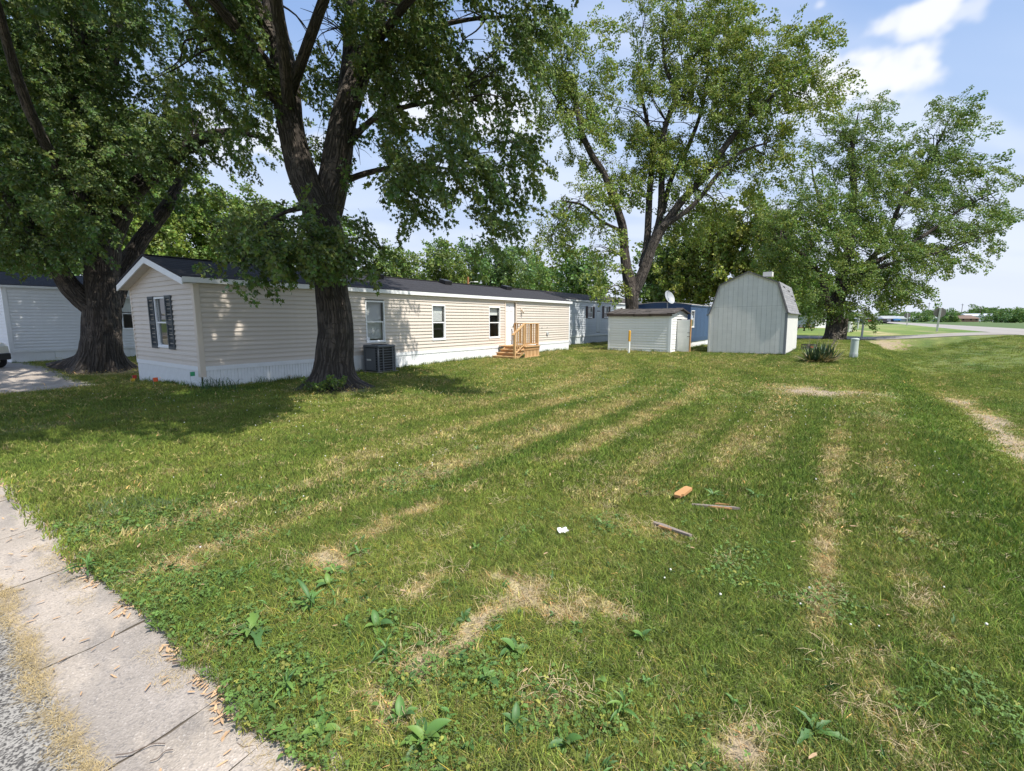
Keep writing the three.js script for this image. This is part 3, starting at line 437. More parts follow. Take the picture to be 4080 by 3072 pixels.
// blue trailer: flat bowed roof, ribbed metal sides
{
  const h = thing('blue_trailer', 'old blue metal trailer home behind the small white shed', 'trailer', pq3(27.55, -7.4));
  const mB = [[0.048, 0.098, 0.20], [0.044, 0.091, 0.188], [0.052, 0.105, 0.212]].map((c) => mat(c, 0.42, { map: tGrime })), Lh = 13, W = 3.3;
  const holes = [[0.16, 0.78, 1.2, 2.08], [4.3, 5.0, 1.2, 2.08]];
  const f = part(h, 'wall', poly([[0, 0.42], [Lh, 0.42], [Lh, 2.42], [0, 2.42]], 0.06, holes), mInside);
  for (let k = 0; k < 43; k++) { const a = k * 0.3, b = Math.min(Lh, a + 0.296), hit = holes.find(([s, t]) => a < t + 0.02 && b > s - 0.02); for (const [y0, y1] of hit ? [[0.62, hit[2] - 0.04], [hit[3] + 0.04, 2.42]] : [[0.62, 2.42]]) part(f, 'metal_panel', merge([bg(a, a + 0.13, y0, y1, 0, 0.016), bg(a + 0.13, a + 0.15, y0, y1, 0, 0.006), bg(a + 0.15, b, y0, y1, 0, 0.016)]), mB[k % 3]); }
  for (let k = 0; k < 4; k++) box(f, 'belt_panel', [0.02, Lh, 0.36 + k * 0.066, 0.42 + k * 0.066, 0, 0.022], mB[1], 0.008);
  const arc = (z) => 2.42 + 0.16 * (1 - ((z + W / 2) / (W / 2)) ** 2), out = [[-W, 0.36], [0, 0.36]]; for (let k = 0; k <= 10; k++) { const z = -W * k / 10; out.push([z, arc(z)]); }
  const e = part(h, 'wall', poly(out, 0.06), mInside); e.rotation.y = Math.PI * 1.5; const lap = lapGeo(0.2, 0.014); laps(e, 0.36, 2.42, 0.2, () => [-W + 0.01, -0.01], [], mB, lap);
  { const m = part(e, 'siding_plank', poly(out.slice(2).concat([[-W, 2.41], [0, 2.41]]).filter((v, i, a) => i < 11 || true), 0.02), mB[0]); m.position.z = 0.02; }
  { const pts = []; for (let k = 0; k <= 10; k++) { const z = 0.06 - (W + 0.12) * k / 10; pts.push([z, arc(Math.max(-W, Math.min(0, z))) + 0.035]); } const r = part(h, 'roof', poly(pts.concat(pts.slice().reverse().map(([z, y]) => [z, y - 0.03])), Lh + 0.1), mat([0.5, 0.47, 0.43], 0.7)); r.rotation.y = Math.PI * 1.5; r.position.x = -0.05; }
  box(h, 'roof_edge', [-0.05, Lh + 0.05, 2.36, 2.46, 0.02, 0.05], mB[1]); box(h, 'corner_trim', [-0.03, 0.03, 0.36, 2.40, -0.01, 0.026], mB[1]);
  for (const [a, b, c, d] of holes) sash(f, a, b, c, d, { curtain: 0.5, m: mWhite2 });
  for (let x = 0.1; x < Lh - 0.2; x += 0.6) box(h, 'skirting_panel', [x, x + 0.594, -0.06, 0.36, -0.06, -0.03 + rr(0, 0.02)], mWhite);
  boxes(h, 'hitch_frame', [[-0.6, 0, 0.26, 0.34, -1.2, -1.1], [-0.6, 0, 0.26, 0.34, -0.4, -0.3], [-0.05, 0.05, -0.05, 0.3, -0.45, -0.25]], mDark);
}
// small white shed with an open door and sagging shingle roof
{
  const s = thing('garden_shed', 'small white sided shed with sagging roof and door ajar', 'shed', pq3(23.1, -10.28));
  const W = 3.19, D = 2.7, yt = 1.88, ridge = 2.07, lap = lapGeo(0.125, 0.026); // faces: front is x = 0 looking along -p, right side looks along +q
  const f = part(s, 'wall', poly([[0, 0], [W, 0], [W, yt], [0, yt]], 0.06), mInside); f.rotation.y = Math.PI * 1.5;
  laps(f, 0.04, yt - 0.08, 0.125, () => [0.06, W - 0.08], [], mShedSet, lap);
  const side = part(s, 'wall', poly([[0, 0], [D, 0], [D, yt], [D / 2, ridge], [0, yt]], 0.06, [[0.95, 1.68, 0.001, 1.62]]), mInside); side.position.z = W;
  laps(side, 0.04, ridge - 0.06, 0.125, (y) => (y < yt ? [0.08, D] : [D / 2 * (y - yt) / (ridge - yt), D - D / 2 * (y - yt) / (ridge - yt)]), [[0.92, 1.71, 0, 1.66]], mShedSet, lap);
  box(s, 'wall', [D - 0.05, D, 0, yt, 0, W - 0.07], mShedSet[0]); box(s, 'wall', [0.07, D - 0.06, 0, yt, 0, 0.05], mShedSet[1]);
  boxes(s, 'corner_trim', [[-0.035, 0.08, 0, yt - 0.02, W - 0.01, W + 0.035], [-0.035, -0.001, 0, yt - 0.02, W - 0.09, W - 0.01]], mWhite2); box(s, 'corner_trim', [-0.035, -0.001, 0, yt - 0.02, -0.01, 0.06], mWhite2);
  const door = box(s, 'door', [0, 0.68, 0.03, 1.60, -0.02, 0.02], mShedSet[0]); door.position.set(0.93, 0, W + 0.04); door.rotation.y = -1.77;
  for (let k = 0; k < 12; k++) box(door, 'door_plank', [0.02, 0.66, 0.04 + k * 0.13, 0.165 + k * 0.13, 0.021, 0.034], mShedSet[k % 3]);
  box(door, 'door_edge', [0.681, 0.72, 0.0, 1.62, -0.045, 0.045], mWoodDark); for (const y of [0.78, 0.96]) box(door, 'latch', [0.56, 0.68, y, y + 0.02, 0.035, 0.05], mBlack);
  const rf = [0.1, 0.02];
  for (const [a, b] of [[-0.08, D / 2], [D + 0.08, D / 2]]) {
    const n = 14, pos = [], idx = [], len = Math.hypot(b - a, ridge - yt + 0.04);
    const sh = part(s, 'roof', (() => { const g = new THREE.BoxGeometry(W + 0.3, 0.04, len, n, 1, 5); const P = g.attributes.position; for (let i = 0; i < P.count; i++) { const u = P.getX(i) / (W + 0.3) + 0.5, v = P.getZ(i) / len + 0.5; P.setY(i, P.getY(i) - 0.055 * Math.sin(u * Math.PI) * (0.4 + v) + 0.018 * (vn(u * 9, v * 4 + a) - 0.5)); } g.computeVertexNormals(); return g; })(), mShingBrown[0]);
    sh.rotation.order = 'YXZ'; sh.rotation.y = a < b ? -Math.PI / 2 : Math.PI / 2; sh.rotation.x = Math.atan2(ridge - yt + 0.05, Math.abs(b - a)); sh.position.set((a + b) / 2, (yt + ridge) / 2 + 0.05, W / 2 + 0.03);
    if (a < b) for (let k = 0; k < 8; k++) for (let j = 0; j < 10; j++) { if (rnd() < 0.06) continue; const w = (W + 0.3) / 10, t = part(sh, 'shingle', bg(-w / 2 + 0.006, w / 2 - 0.006, 0, 0.012, -0.11, 0.11), mShingBrown[Math.floor(rnd() * 3)]); const u = (j + 0.5) / 10, v = (8 - k - 0.5) / 8; t.position.set((u - 0.5) * (W + 0.3), 0.024 + k * 0.0002 - 0.055 * Math.sin(u * Math.PI) * (0.4 + v), (v - 0.5) * len + rr(-0.015, 0.015)); t.rotation.set(0.04 + rr(-0.02, 0.07), rr(-0.03, 0.03), rr(-0.03, 0.03)); }
  }
  for (const [a, b, y] of [[0.0, 1.35, 1.83], [1.4, 2.2, 1.82], [2.2, 3.2, 1.835]]) box(s, 'fascia_board', [-0.11, -0.085, y - 0.06, y + 0.06, a - 0.08, b + 0.06], mat([0.07, 0.05, 0.038], 0.9));
}
// gambrel barn shed
{
  const b = thing('barn_shed', 'pale grey gambrel-roofed barn shed with vertical groove siding', 'shed', pq3(24.4, -5.62)); b.rotation.order = 'YXZ'; b.rotation.x = -0.016;
  const W = 3.26, D = 5.2, e = 1.87, kn = 3.2, rg = 3.74, ki = 0.42;
  const mP = [[0.70, 0.685, 0.65], [0.685, 0.67, 0.635], [0.715, 0.70, 0.665]].map((c) => mat(c, 0.62, { map: tPaint, bumpMap: tPaint, bumpScale: 0.01 }));
  const top = (z) => { const d = Math.min(z, W - z); return d < ki ? e + (kn - e) * d / ki : kn + (rg - kn) * (d - ki) / (W / 2 - ki); };
  const prof = [[0, 0.03], [W, 0.03], [W, e], [W - ki, kn], [W / 2, rg], [ki, kn], [0, e]];
  const f = part(b, 'wall', poly(prof.map(([z, y]) => [z, y - 0.004]), 0.08), mat([0.16, 0.165, 0.17], 0.9)); f.rotation.y = Math.PI * 1.5;
  const n = 16, w = W / n, seam = 2.18;
  for (let k = 0; k < n; k++) {
    const a = k * w + 0.0035, c = (k + 1) * w - 0.0035, ta = top(a), tc = top(c), lo = Math.min(seam - 0.003, ta), lc = Math.min(seam - 0.003, tc);
    const g1 = poly([[a, 0.03 + rr(-0.006, 0.004)], [c, 0.03 + rr(-0.006, 0.004)], [c, lc], [a, lo]], 0.012); g1.translate(0, 0, 0.013); part(f, 'siding_board', g1, mP[k % 3]);
    if (Math.max(ta, tc) > seam + 0.05) { const pts = [[a, Math.min(ta, seam + 0.003)], [c, Math.min(tc, seam + 0.003)]]; pts.push([c, tc]); if ((W / 2 - a) * (W / 2 - c) < 0) pts.push([W / 2, rg]); for (const z of [ki, W - ki]) if ((z - a) * (z - c) < 0) pts.push([z, kn]); pts.push([a, ta]); const g2 = poly(pts, 0.012); g2.translate(0, 0, 0.0135); part(f, 'siding_board', g2, mP[(k + 1) % 3]); }
  }
  const sd = part(b, 'wall', bg(0, D, 0.03, e, W - 0.05, W), mP[0]); for (let k = 0; k < 22; k++) box(sd, 'siding_board', [k * D / 22 + 0.004, (k + 1) * D / 22 - 0.004, 0.03, e, W, W + 0.012], mP[k % 3]);
  box(b, 'wall', [0, D, 0.03, e, 0, 0.05], mP[1]); const bk = part(b, 'wall', poly(prof, 0.05), mP[2]); bk.rotation.y = Math.PI * 1.5; bk.position.x = D - 0.05;
  boxes(b, 'corner_trim', [[-0.03, -0.0135, 0.03, e - 0.01, W - 0.07, W + 0.03], [-0.0135, 0.07, 0.03, e - 0.01, W + 0.0125, W + 0.03]], mat([0.19, 0.2, 0.215], 0.7)); box(b, 'corner_trim', [-0.028, -0.0135, 0.03, e - 0.01, -0.03, 0.05], mP[0]);
  const slab = (z0, y0, z1, y1, m, nm) => { const nx = y1 - y0, nz = z1 - z0, l = Math.hypot(nx, nz), t = 0.03, ox = -nx / l * t, oy = nz / l * t; const sgn = oy < 0 ? -1 : 1; const g = poly([[z0, y0], [z1, y1], [z1 + ox * sgn, y1 + oy * sgn], [z0 + ox * sgn, y0 + oy * sgn]], D + 0.14); const o = part(b, nm, g, m); o.rotation.y = Math.PI * 1.5; o.position.x = -0.085; return o; };
  const mE = mat([0.13, 0.125, 0.125], 0.85);
  slab(W / 2, rg + 0.005, W - ki, kn + 0.005, mShingGrey[1], 'roof'); slab(ki, kn + 0.005, W / 2, rg + 0.005, mShingGrey[1], 'roof'); slab(0, e + 0.005, ki, kn + 0.005, mShingGrey[2], 'roof');
  const low = slab(W - ki, kn + 0.005, W, e + 0.005, mE, 'roof');
  slab(W, e + 0.0, W + 0.14, e - 0.06, mShingGrey[0], 'eave_flare'); slab(-0.14, e - 0.06, 0, e + 0.0, mShingGrey[0], 'eave_flare');
  for (const [a, c, d, g] of [[W / 2, rg, W - ki, kn], [W / 2, rg, ki, kn], [W - ki, kn, W, e], [ki, kn, 0, e]]) { const o = part(b, 'rake_board', bar([-0.088, c + 0.012, a], [-0.088, g + 0.012, d], 0.022, 0.05), mE); }
  const cn = 12, dz = ki / cn, dy = (e - kn) / cn, ll = Math.hypot(ki, kn - e), an = Math.atan2(kn - e, ki);
  for (let k = 0; k < cn; k++) for (let j = 0; j < 6; j++) { if ((k === 2 && j === 3) || (k === 4 && j === 4) || (k === 6 && j === 5) || (k === 1 && j === 1)) continue; const t = part(b, 'shingle', bg(-D / 12 + 0.004, D / 12 - 0.004, 0, 0.012, -0.075, 0.075), mShingGrey[Math.floor(rnd() * 3)]); t.rotation.order = 'YXZ'; t.position.set(j * D / 6 + D / 12 - 0.03, kn + (k + 0.5) * dy + 0.022, W - ki + (k + 0.5) * dz + 0.042); t.rotation.x = an - 0.05 + rr(-0.015, 0.015); }
  box(b, 'roof_vent', [2.4, 2.9, rg - 0.05, rg + 0.17, W / 2 + 0.25, W / 2 + 0.65], mat([0.62, 0.6, 0.55], 0.6));
  box(b, 'skid', [0, D, -0.06, 0.03, 0.2, 0.3], mWoodDark); box(b, 'skid', [0, D, -0.06, 0.03, W - 0.3, W - 0.2], mWoodDark);
}

// ---------------------------------------------------------------- trees
// a spray: one drooping twig with its leaves, 1 m long at scale 1; colour per vertex
function spray(n, leafLen, lobed, seed, { droop = 0.35, spread = 0.22 } = {}) {
  reseed(seed);
  const pos = [], col = [], idx = [];
  const tri = (a, b, c) => idx.push(a, b, c);
  const twig = (A, B, r) => { const d = B.clone().sub(A).normalize(), s = new THREE.Vector3(0, 1, 0).cross(d).normalize(), u = d.clone().cross(s); const b = pos.length / 3; for (const P of [A, B]) for (let k = 0; k < 3; k++) { const t = k * 2.094, v = P.clone().addScaledVector(s, Math.cos(t) * r).addScaledVector(u, Math.sin(t) * r); pos.push(v.x, v.y, v.z); col.push(0.16, 0.13, 0.09); } for (let k = 0; k < 3; k++) { const j = (k + 1) % 3; tri(b + k, b + 3 + k, b + j); tri(b + j, b + 3 + k, b + 3 + j); } };
  const line = (t) => new THREE.Vector3(t, -droop * t * t, 0.12 * Math.sin(t * 3));
  for (let k = 0; k < 4; k++) twig(line(k / 4), line((k + 1) / 4), 0.006 - 0.0011 * k);
  const out = lobed ? [[0, 0], [0.02, 0.34], [0.25, 0.22], [0.48, 0.52], [0.58, 0.16], [1, 0], [0.58, -0.16], [0.48, -0.52], [0.25, -0.22], [0.02, -0.34]] : [[0, 0], [0.4, 0.40], [1, 0], [0.4, -0.40]];
  for (let i = 0; i < n; i++) {
    const t = 0.08 + 0.95 * Math.pow((i + rnd()) / n, 0.8), c = line(Math.min(1, t)), a = rr(0, Math.PI * 2), off = rr(0.3, 1) * spread * (1.15 - 0.6 * t);
    c.y += Math.sin(a) * off - 0.03; c.z += Math.cos(a) * off; c.x += rr(-0.06, 0.06);
    const L0 = leafLen * rr(0.7, 1.2);
    // leaves hang from their stalks, blades tilted every way
    const dir = new THREE.Vector3(rr(0.1, 1.1), rr(-1.1, 0.25), rr(-0.8, 0.8)).normalize(), nor = new THREE.Vector3(rr(-0.8, 0.8), rr(-0.15, 1), rr(-0.9, 0.9)).normalize();
    const side = nor.clone().cross(dir).normalize(), up = dir.clone().cross(side).normalize();
    const pale = rnd() < 0.18, v = rr(0.75, 1.25), g = pale ? [0.22 * v, 0.30 * v, 0.14 * v] : [0.138 * v * rr(0.75, 1.3), 0.212 * v, 0.035 * v];
    const fold = rr(0.1, 0.45), curl = rr(-0.1, 0.4), b = pos.length / 3;
    const put = (x, y) => { const z = Math.abs(y) * fold - x * x * curl; const w = c.clone().addScaledVector(dir, x * L0).addScaledVector(side, y * L0).addScaledVector(up, z * L0); pos.push(w.x, w.y, w.z); col.push(...g); };
    if (lobed) { put(0.35, 0); for (const o of out) put(...o); for (let k = 0; k < out.length; k++) tri(b, b + 1 + k, b + 1 + (k + 1) % out.length); }
    else { for (const o of out) put(...o); tri(b, b + 1, b + 2); tri(b, b + 2, b + 3); }
  }
  const geo = new THREE.BufferGeometry(); geo.setAttribute('position', new THREE.Float32BufferAttribute(pos, 3)); geo.setAttribute('color', new THREE.Float32BufferAttribute(col, 3)); geo.setIndex(idx); geo.computeVertexNormals(); return geo;
}
const mLeaf = phys([1, 1, 1], 0.62, { vertexColors: true, transmission: 0.36, thickness: 0, side: THREE.DoubleSide, specularIntensity: 0.7 });
mLeaf.roughness = 0.95;
const SPRAYS = {
  near: [spray(54, 0.15, true, 11, { droop: 0.25, spread: 0.26 }), spray(48, 0.14, true, 12, { droop: 0.5, spread: 0.24 })],
  mid: [spray(66, 0.125, false, 21, { spread: 0.3, droop: 0.15 }), spray(60, 0.12, false, 22, { droop: 0.4, spread: 0.3 })],
  far: [spray(44, 0.22, false, 31, { spread: 0.42, droop: 0.25 }), spray(40, 0.2, false, 32, { spread: 0.42, droop: 0.3 })],
};
// limbs as tapering tubes joined at their roots; pts are [Vector3, radius]
function limbGeo(pts, sides, sub = 4, rough = 0.0, flare = null) {
  const curve = new THREE.CatmullRomCurve3(pts.map((p) => p[0]), false, 'centripetal'), n = Math.max(2, (pts.length - 1) * sub);
  const pos = [], uv = [], idx = []; let len = 0, prev = null, ref = new THREE.Vector3(0, 0, 1);
  for (let i = 0; i <= n; i++) {
    const t = i / n, f = t * (pts.length - 1), k = Math.min(pts.length - 2, Math.floor(f)), c = curve.getPoint(t), d = curve.getTangent(t), r0 = mix(pts[k][1], pts[k + 1][1], f - k);
    if (prev) len += c.distanceTo(prev); prev = c;
    const s = ref.clone().addScaledVector(d, -ref.dot(d)).normalize(), u = d.clone().cross(s); ref = s;
    for (let a = 0; a <= sides; a++) {
      const th = (a % sides) / sides * Math.PI * 2; let r = r0;
      if (rough) r *= 1 + rough * (vn(Math.cos(th) * 2.2 + 9, Math.sin(th) * 2.2 + len * 1.1) - 0.5) * 2 + rough * 0.5 * (vn(th * 3.2, len * 5) - 0.5);
      if (flare) r *= 1 + flare(c.y, th);
      const v = c.clone().addScaledVector(s, Math.cos(th) * r).addScaledVector(u, Math.sin(th) * r); pos.push(v.x, v.y, v.z); uv.push(a / sides * Math.max(1, Math.round(2 * Math.PI * pts[0][1] * 1.0)) * (r0 < 0.08 ? 0.4 : 1), len);
    }
  }
  const m = sides + 1; for (let i = 0; i < n; i++) for (let a = 0; a < sides; a++) { const A = i * m + a; idx.push(A, A + 1, A + m, A + 1, A + m + 1, A + m); }
  const g = new THREE.BufferGeometry(); g.setAttribute('position', new THREE.Float32BufferAttribute(pos, 3)); g.setAttribute('uv', new THREE.Float32BufferAttribute(uv, 2)); g.setIndex(idx); g.computeVertexNormals(); return g;
}
const UPV = new THREE.Vector3(0, 1, 0);
function tree({ name = 'maple_tree', label, base, t0, limbs, clumps = [], wclumps = [], kind = 'near', scale = 0.7, per = 30, seed, tint = [1, 1, 1], wind = [0.5, -0.1, 0], flare, barkTint, gap = 0.36, group, branches = 5, vary = 0.12 }) {
  reseed(seed);
  const g = thing(name, label, 'tree', base, 0, group), geos = [], nodes = [];
  for (const l of limbs) {
    const pts = l.map(([px, py, dt, dia]) => (px.isVector3 ? [px.clone().sub(base), py] : [at(px, py, t0 + dt).sub(base), dia / 2 / FPX * (t0 + dt)]));
    pts[pts.length - 1][1] = Math.min(pts[pts.length - 1][1], 0.012 + t0 * 0.0006);
    geos.push(limbGeo(pts, pts[0][1] > 0.25 ? 40 : pts[0][1] > 0.1 ? 16 : 8, pts[0][1] > 0.25 ? 8 : 4, pts[0][1] > 0.1 ? 0.09 : 0.04, l === limbs[0] ? flare : null));
    for (let i = 0; i < pts.length - 1; i++) for (let k = 0; k < 4; k++) if (pts[i][1] < 0.4 || i > 0) nodes.push([pts[i][0].clone().lerp(pts[i + 1][0], k / 4), mix(pts[i][1], pts[i + 1][1], k / 4)]);
  }
  const cl = clumps.map(([px, py, dt, rx, ry, w = 1]) => { const t = t0 + dt, a = rx / FPX * t, b = ry / FPX * t; return [at(px, py, t).sub(base), a, b, Math.max((a + b) / 2, 0.5), w]; }).concat(wclumps.map(([x, y, z, a, b, c, w = 1]) => [new THREE.Vector3(x, y, -z).sub(base), a, b, c, w]));
  const mats4 = [[], []], cols = [[], []], M = new THREE.Matrix4(), W = new THREE.Vector3(...wind);
  for (const [c, a, b, d, w] of cl) {
    const inside = () => { let x, y, z, l; do { x = rr(-1, 1); y = rr(-1, 1); z = rr(-1, 1); l = x * x + y * y + z * z; } while (l > 1); const k = Math.pow(l, -0.12); return new THREE.Vector3(c.x + x * a * k, c.y + y * b * k, c.z + z * d * k); };
    // branches that carry the clump
    const near = nodes.map((n) => [n[0].distanceTo(c) * (n[0].y > c.y + 1 ? 1.5 : 1), n]).sort((p, q) => p[0] - q[0]).slice(0, 5).map((n) => n[1]);
    const nb = Math.max(2, Math.round(branches * Math.min(2.0, 0.3 + a * 0.4)));
    for (let k = 0; k < nb && near.length; k++) {
      const [s, r] = near[Math.floor(rnd() * Math.min(near.length, 1 + k))], e = inside().lerp(c, k ? 0.12 : 0.75), L0 = s.distanceTo(e); if (L0 < 0.25 || (k && kind === 'near' && L0 > 1.9)) continue;
      const r0 = Math.min(r * 0.7, 0.010 + 0.011 * L0), m1 = s.clone().lerp(e, 0.35).add(new THREE.Vector3(rr(-0.1, 0.1) * L0, rr(0.02, 0.14) * L0, rr(-0.1, 0.1) * L0)), m2 = s.clone().lerp(e, 0.7).add(new THREE.Vector3(rr(-0.08, 0.08) * L0, rr(0.0, 0.12) * L0, rr(-0.08, 0.08) * L0));
      geos.push(limbGeo([[s, r0], [m1, r0 * 0.75], [m2, r0 * 0.5], [e, r0 * 0.18]], kind === 'near' ? 6 : 5, 3));
      for (let j = 0; j < 2; j++) { const s2 = rnd() < 0.5 ? m1 : m2, e2 = inside().lerp(s2, 0.25); if (s2.distanceTo(e2) > 0.2) geos.push(limbGeo([[s2, r0 * 0.45], [s2.clone().lerp(e2, 0.5).add(new THREE.Vector3(0, 0.08 * L0, 0)), r0 * 0.3], [e2, r0 * 0.1]], 4, 2)); }
    }
    const n = Math.round(per * 1.12 * w * Math.pow(a * b * d, 0.64) / (scale * scale));
    for (let k = 0; k < n; k++) {
      const P = inside(), wx = P.x + base.x, wz = P.z + base.z, gp = vn(wx * 1.1 / scale * 0.7 + P.y * 0.45, wz * 1.1 / scale * 0.7 + P.y * 0.85 + 40);
      if (gp < gap) continue;
      const o = P.clone().sub(c); o.set(o.x / a, o.y / b, o.z / d).multiplyScalar(0.75); const dir = o.add(W).add(new THREE.Vector3(rr(-0.7, 0.7), rr(-0.75, 0.35), rr(-0.7, 0.7))).normalize();
      const up = UPV.clone().add(new THREE.Vector3(rr(-0.5, 0.5), 0, rr(-0.5, 0.5))), z = dir.clone().cross(up).normalize(), y = z.clone().cross(dir);
      const s = scale * rr(0.7, 1.25); M.makeBasis(dir.multiplyScalar(s), y.multiplyScalar(s), z.multiplyScalar(s)); M.setPosition(P);
      const v = k & 1, br = 1 + rr(-vary, vary), yl = rr(-vary, vary); mats4[v].push(...M.elements); cols[v].push(tint[0] * br * (1 + yl), tint[1] * br, tint[2] * br * (1 - yl));
    }
  }
  part(g, 'trunk', merge(geos), barkTint ?? mBark);
  SPRAYS[kind].forEach((sg, v) => {
    const n = mats4[v].length / 16; if (!n) return;
    const im = new THREE.InstancedMesh(sg, mLeaf, n); im.instanceMatrix.array.set(mats4[v]); im.instanceColor = new THREE.InstancedBufferAttribute(new Float32Array(cols[v]), 3);
    im.name = 'crown'; im.userData.kind = 'stuff'; im.castShadow = im.receiveShadow = true; g.add(im);
  });
  tree.count = (tree.count ?? 0) + mats4[0].length / 16 + mats4[1].length / 16;
  return g;
}
const roots = (y0, h, k, n, ph = 0) => (y, th) => { const f = Math.max(0, 1 - (y - y0) / h); return k * Math.pow(f, 3.4) * (0.55 + 0.75 * Math.max(0, Math.sin(th * n + ph)) + 0.35 * Math.max(0, Math.sin(th * (n + 2) + 2 * ph + 1))) + 0.10 * f; };

// the maple in front of the beige home
const B1 = pq3(6.65, -9.86, H(6.65, -9.86) - 0.08);
const V = (x, y, z) => new THREE.Vector3(x, y, -z);
const treeNear = tree({
  label: 'large maple with one thick straight trunk in front of the beige home', base: B1, t0: 11.1, kind: 'near', scale: 0.62, per: 40, seed: 3, gap: 0.5, tint: [0.9, 0.9, 0.95], wind: [0.95, -0.1, 0.1],
  flare: roots(0.0, 0.8, 1.15, 5, 0.6),
  limbs: [
    [[B1.clone(), 0.44], [V(-4.19, 0.45, 11.15), 0.42], [at(1338, 1330, 11.1), 0.385], [at(1325, 1180, 11.1), 0.37], [at(1313, 1050, 11.1), 0.365], [at(1300, 940, 11.1), 0.385], [at(1262, 830, 11.1), 0.37], [at(1218, 730, 11.1), 0.34], [at(1180, 600, 11.1), 0.315], [at(1150, 450, 11.1), 0.30], [at(1137, 300, 11.1), 0.285], [at(1100, 100, 11.2), 0.24], [at(1075, -100, 11.3), 0.21], [at(1060, -420, 11.5), 0.14], [at(1050, -900, 11.8), 0.05]],
    [[1290, 900, 0.1, 110], [1322, 760, 0.25, 112], [1348, 594, 0.4, 108], [1390, 400, 0.5, 98], [1445, 250, 0.6, 80], [1495, 110, 0.7, 60], [1560, -120, 0.9, 45], [1640, -420, 1.2, 26]],
    [[1372, 440, 0.5, 66], [1395, 220, 0.9, 58], [1398, 0, 1.2, 50], [1405, -300, 1.6, 34], [1420, -800, 2.2, 12]],
    [[1120, 400, -0.1, 60], [1040, 330, -0.3, 52], [895, 180, -0.7, 42], [805, 75, -1.0, 36], [700, -60, -1.4, 28], [560, -260, -1.8, 12]],
    [[1140, 320, 0.02, 44], [1098, 175, -0.08, 58], [1040, 60, -0.2, 50], [985, -60, -0.4, 42], [900, -350, -0.7, 10]],
    [[1340, 640, 0.3, 30], [1480, 480, 0.4, 24], [1640, 420, 0.2, 18], [1900, 400, -0.4, 8]],
    [[1400, 380, 0.5, 36], [1560, 190, 0.6, 28], [1800, 90, 0.4, 18], [2080, 60, 0, 8]],
    [[1330, 740, 0.3, 30], [1460, 690, 0.6, 24], [1640, 660, 0.4, 16], [1850, 680, 0, 8]],
    [[at(1155, 460, 11.1), 0.13], [V(-4.1, 7.2, 9.0), 0.10], [V(-3.8, 8.2, 7.0), 0.07], [V(-3.7, 8.6, 4.8), 0.03]],
    [[at(1146, 400, 11.1), 0.12], [V(-3.0, 7.6, 9.0), 0.09], [V(-1.4, 8.3, 7.0), 0.06], [V(-0.6, 8.5, 5.4), 0.02]],
    [[at(1445, 250, 11.7), 0.10],  [V(-1.6, 8.0, 10), 0.08], [V(1.4, 8.6, 8.2), 0.02]],
    [[at(1140, 340, 11.1), 0.12], [V(-6.0, 8.0, 9.2), 0.09], [V(-7.0, 9.0, 7.6), 0.03]],
    [[1270, 830, -0.1, 26], [1180, 830, -0.7, 18], [1060, 890, -1.1, 12], [980, 980, -1.4, 5]],
  ],
  clumps: [
    [1650, 120, 0, 240, 170], [1900, 90, -0.2, 210, 150, 0.8], [2060, 250, -0.6, 90, 120, 0.7], [2090, 60, -0.4, 100, 80, 0.7], [1500, 330, -0.3, 190, 190], [1750, 360, -0.2, 220, 150, 0.8], [1950, 400, -0.6, 120, 110, 0.7],
    [1590, 600, -0.3, 210, 140, 0.85], [1830, 590, -1.2, 190, 110, 0.75], [1990, 560, -1.1, 90, 80], [1760, 730, -1.3, 200, 100], [1960, 720, -1.4, 90, 70, 0.9], [1560, 770, -0.7, 170, 100], [1760, 850, -1.2, 120, 50, 0.8],
    [2080, 640, -1.2, 50, 80, 0.8], [2030, 880, -1.3, 50, 45, 0.7], [1900, 900, -1.2, 60, 90, 0.6], [2110, 480, -1, 45, 60, 0.7],
    [1330, 880, -1.5, 140, 80], [1080, 920, -1.3, 160, 80], [1430, 960, -1.4, 90, 70, 0.9], [970, 1010, -1.5, 110, 55, 0.9], [1160, 1015, -1.6, 130, 45, 0.9], [870, 900, -1.2, 100, 50, 0.6], [1300, 1010, -1.7, 90, 35, 0.8],
    [1530, 1060, -1.6, 22, 45, 1.2], [940, 1110, -1.7, 50, 20, 0.7], [1250, 960, -1.5, 130, 50],
    [1000, 120, -0.6, 200, 160], [1270, 60, 0.4, 130, 120], [800, 90, -1, 150, 130], [1310, 300, 0.7, 100, 120, 0.8], [960, 360, -0.4, 130, 100, 0.7], [1280, 520, 0.4, 70, 110, 0.5],
    [1430, 560, 0.5, 100, 130, 0.8], [1230, 200, 1.6, 90, 180, 0.7], [1270, 640, 1.3, 70, 100, 0.6], [700, 300, -0.8, 150, 120, 0.7],
  ],
  wclumps: [[-4.2, 11.5, 11, 5.0, 2.6, 4.6, 0.6], [-4, 14.3, 11.2, 3.6, 2.2, 3.4, 0.5], [-3.9, 9.0, 4.7, 2.4, 1.0, 2.1, 2.1], [-6.0, 9.8, 7.2, 2.7, 1.2, 2.5, 2.0], [-3.2, 9.6, 7.4, 2.7, 1.1, 2.3, 2.0], [0.2, 10.2, 9.6, 2.2, 1.2, 2.2, 0.5], [-7.6, 10.6, 10, 2.2, 1.6, 2.4, 0.5], [-2.0, 7.6, 12.6, 2, 1.2, 1.6, 0.6], [-2.4, 8.3, 3.9, 2.1, 0.8, 1.7, 2.3], [-0.6, 8.4, 6.3, 2.2, 0.9, 2.0, 2.3], [1.5, 8.5, 8.0, 1.8, 0.9, 1.8, 2.0], [-5.6, 8.8, 4.6, 1.9, 0.8, 1.7, 1.4], [-1.5, 9.6, 8.6, 2.2, 1.0, 2.0, 1.2]],
});
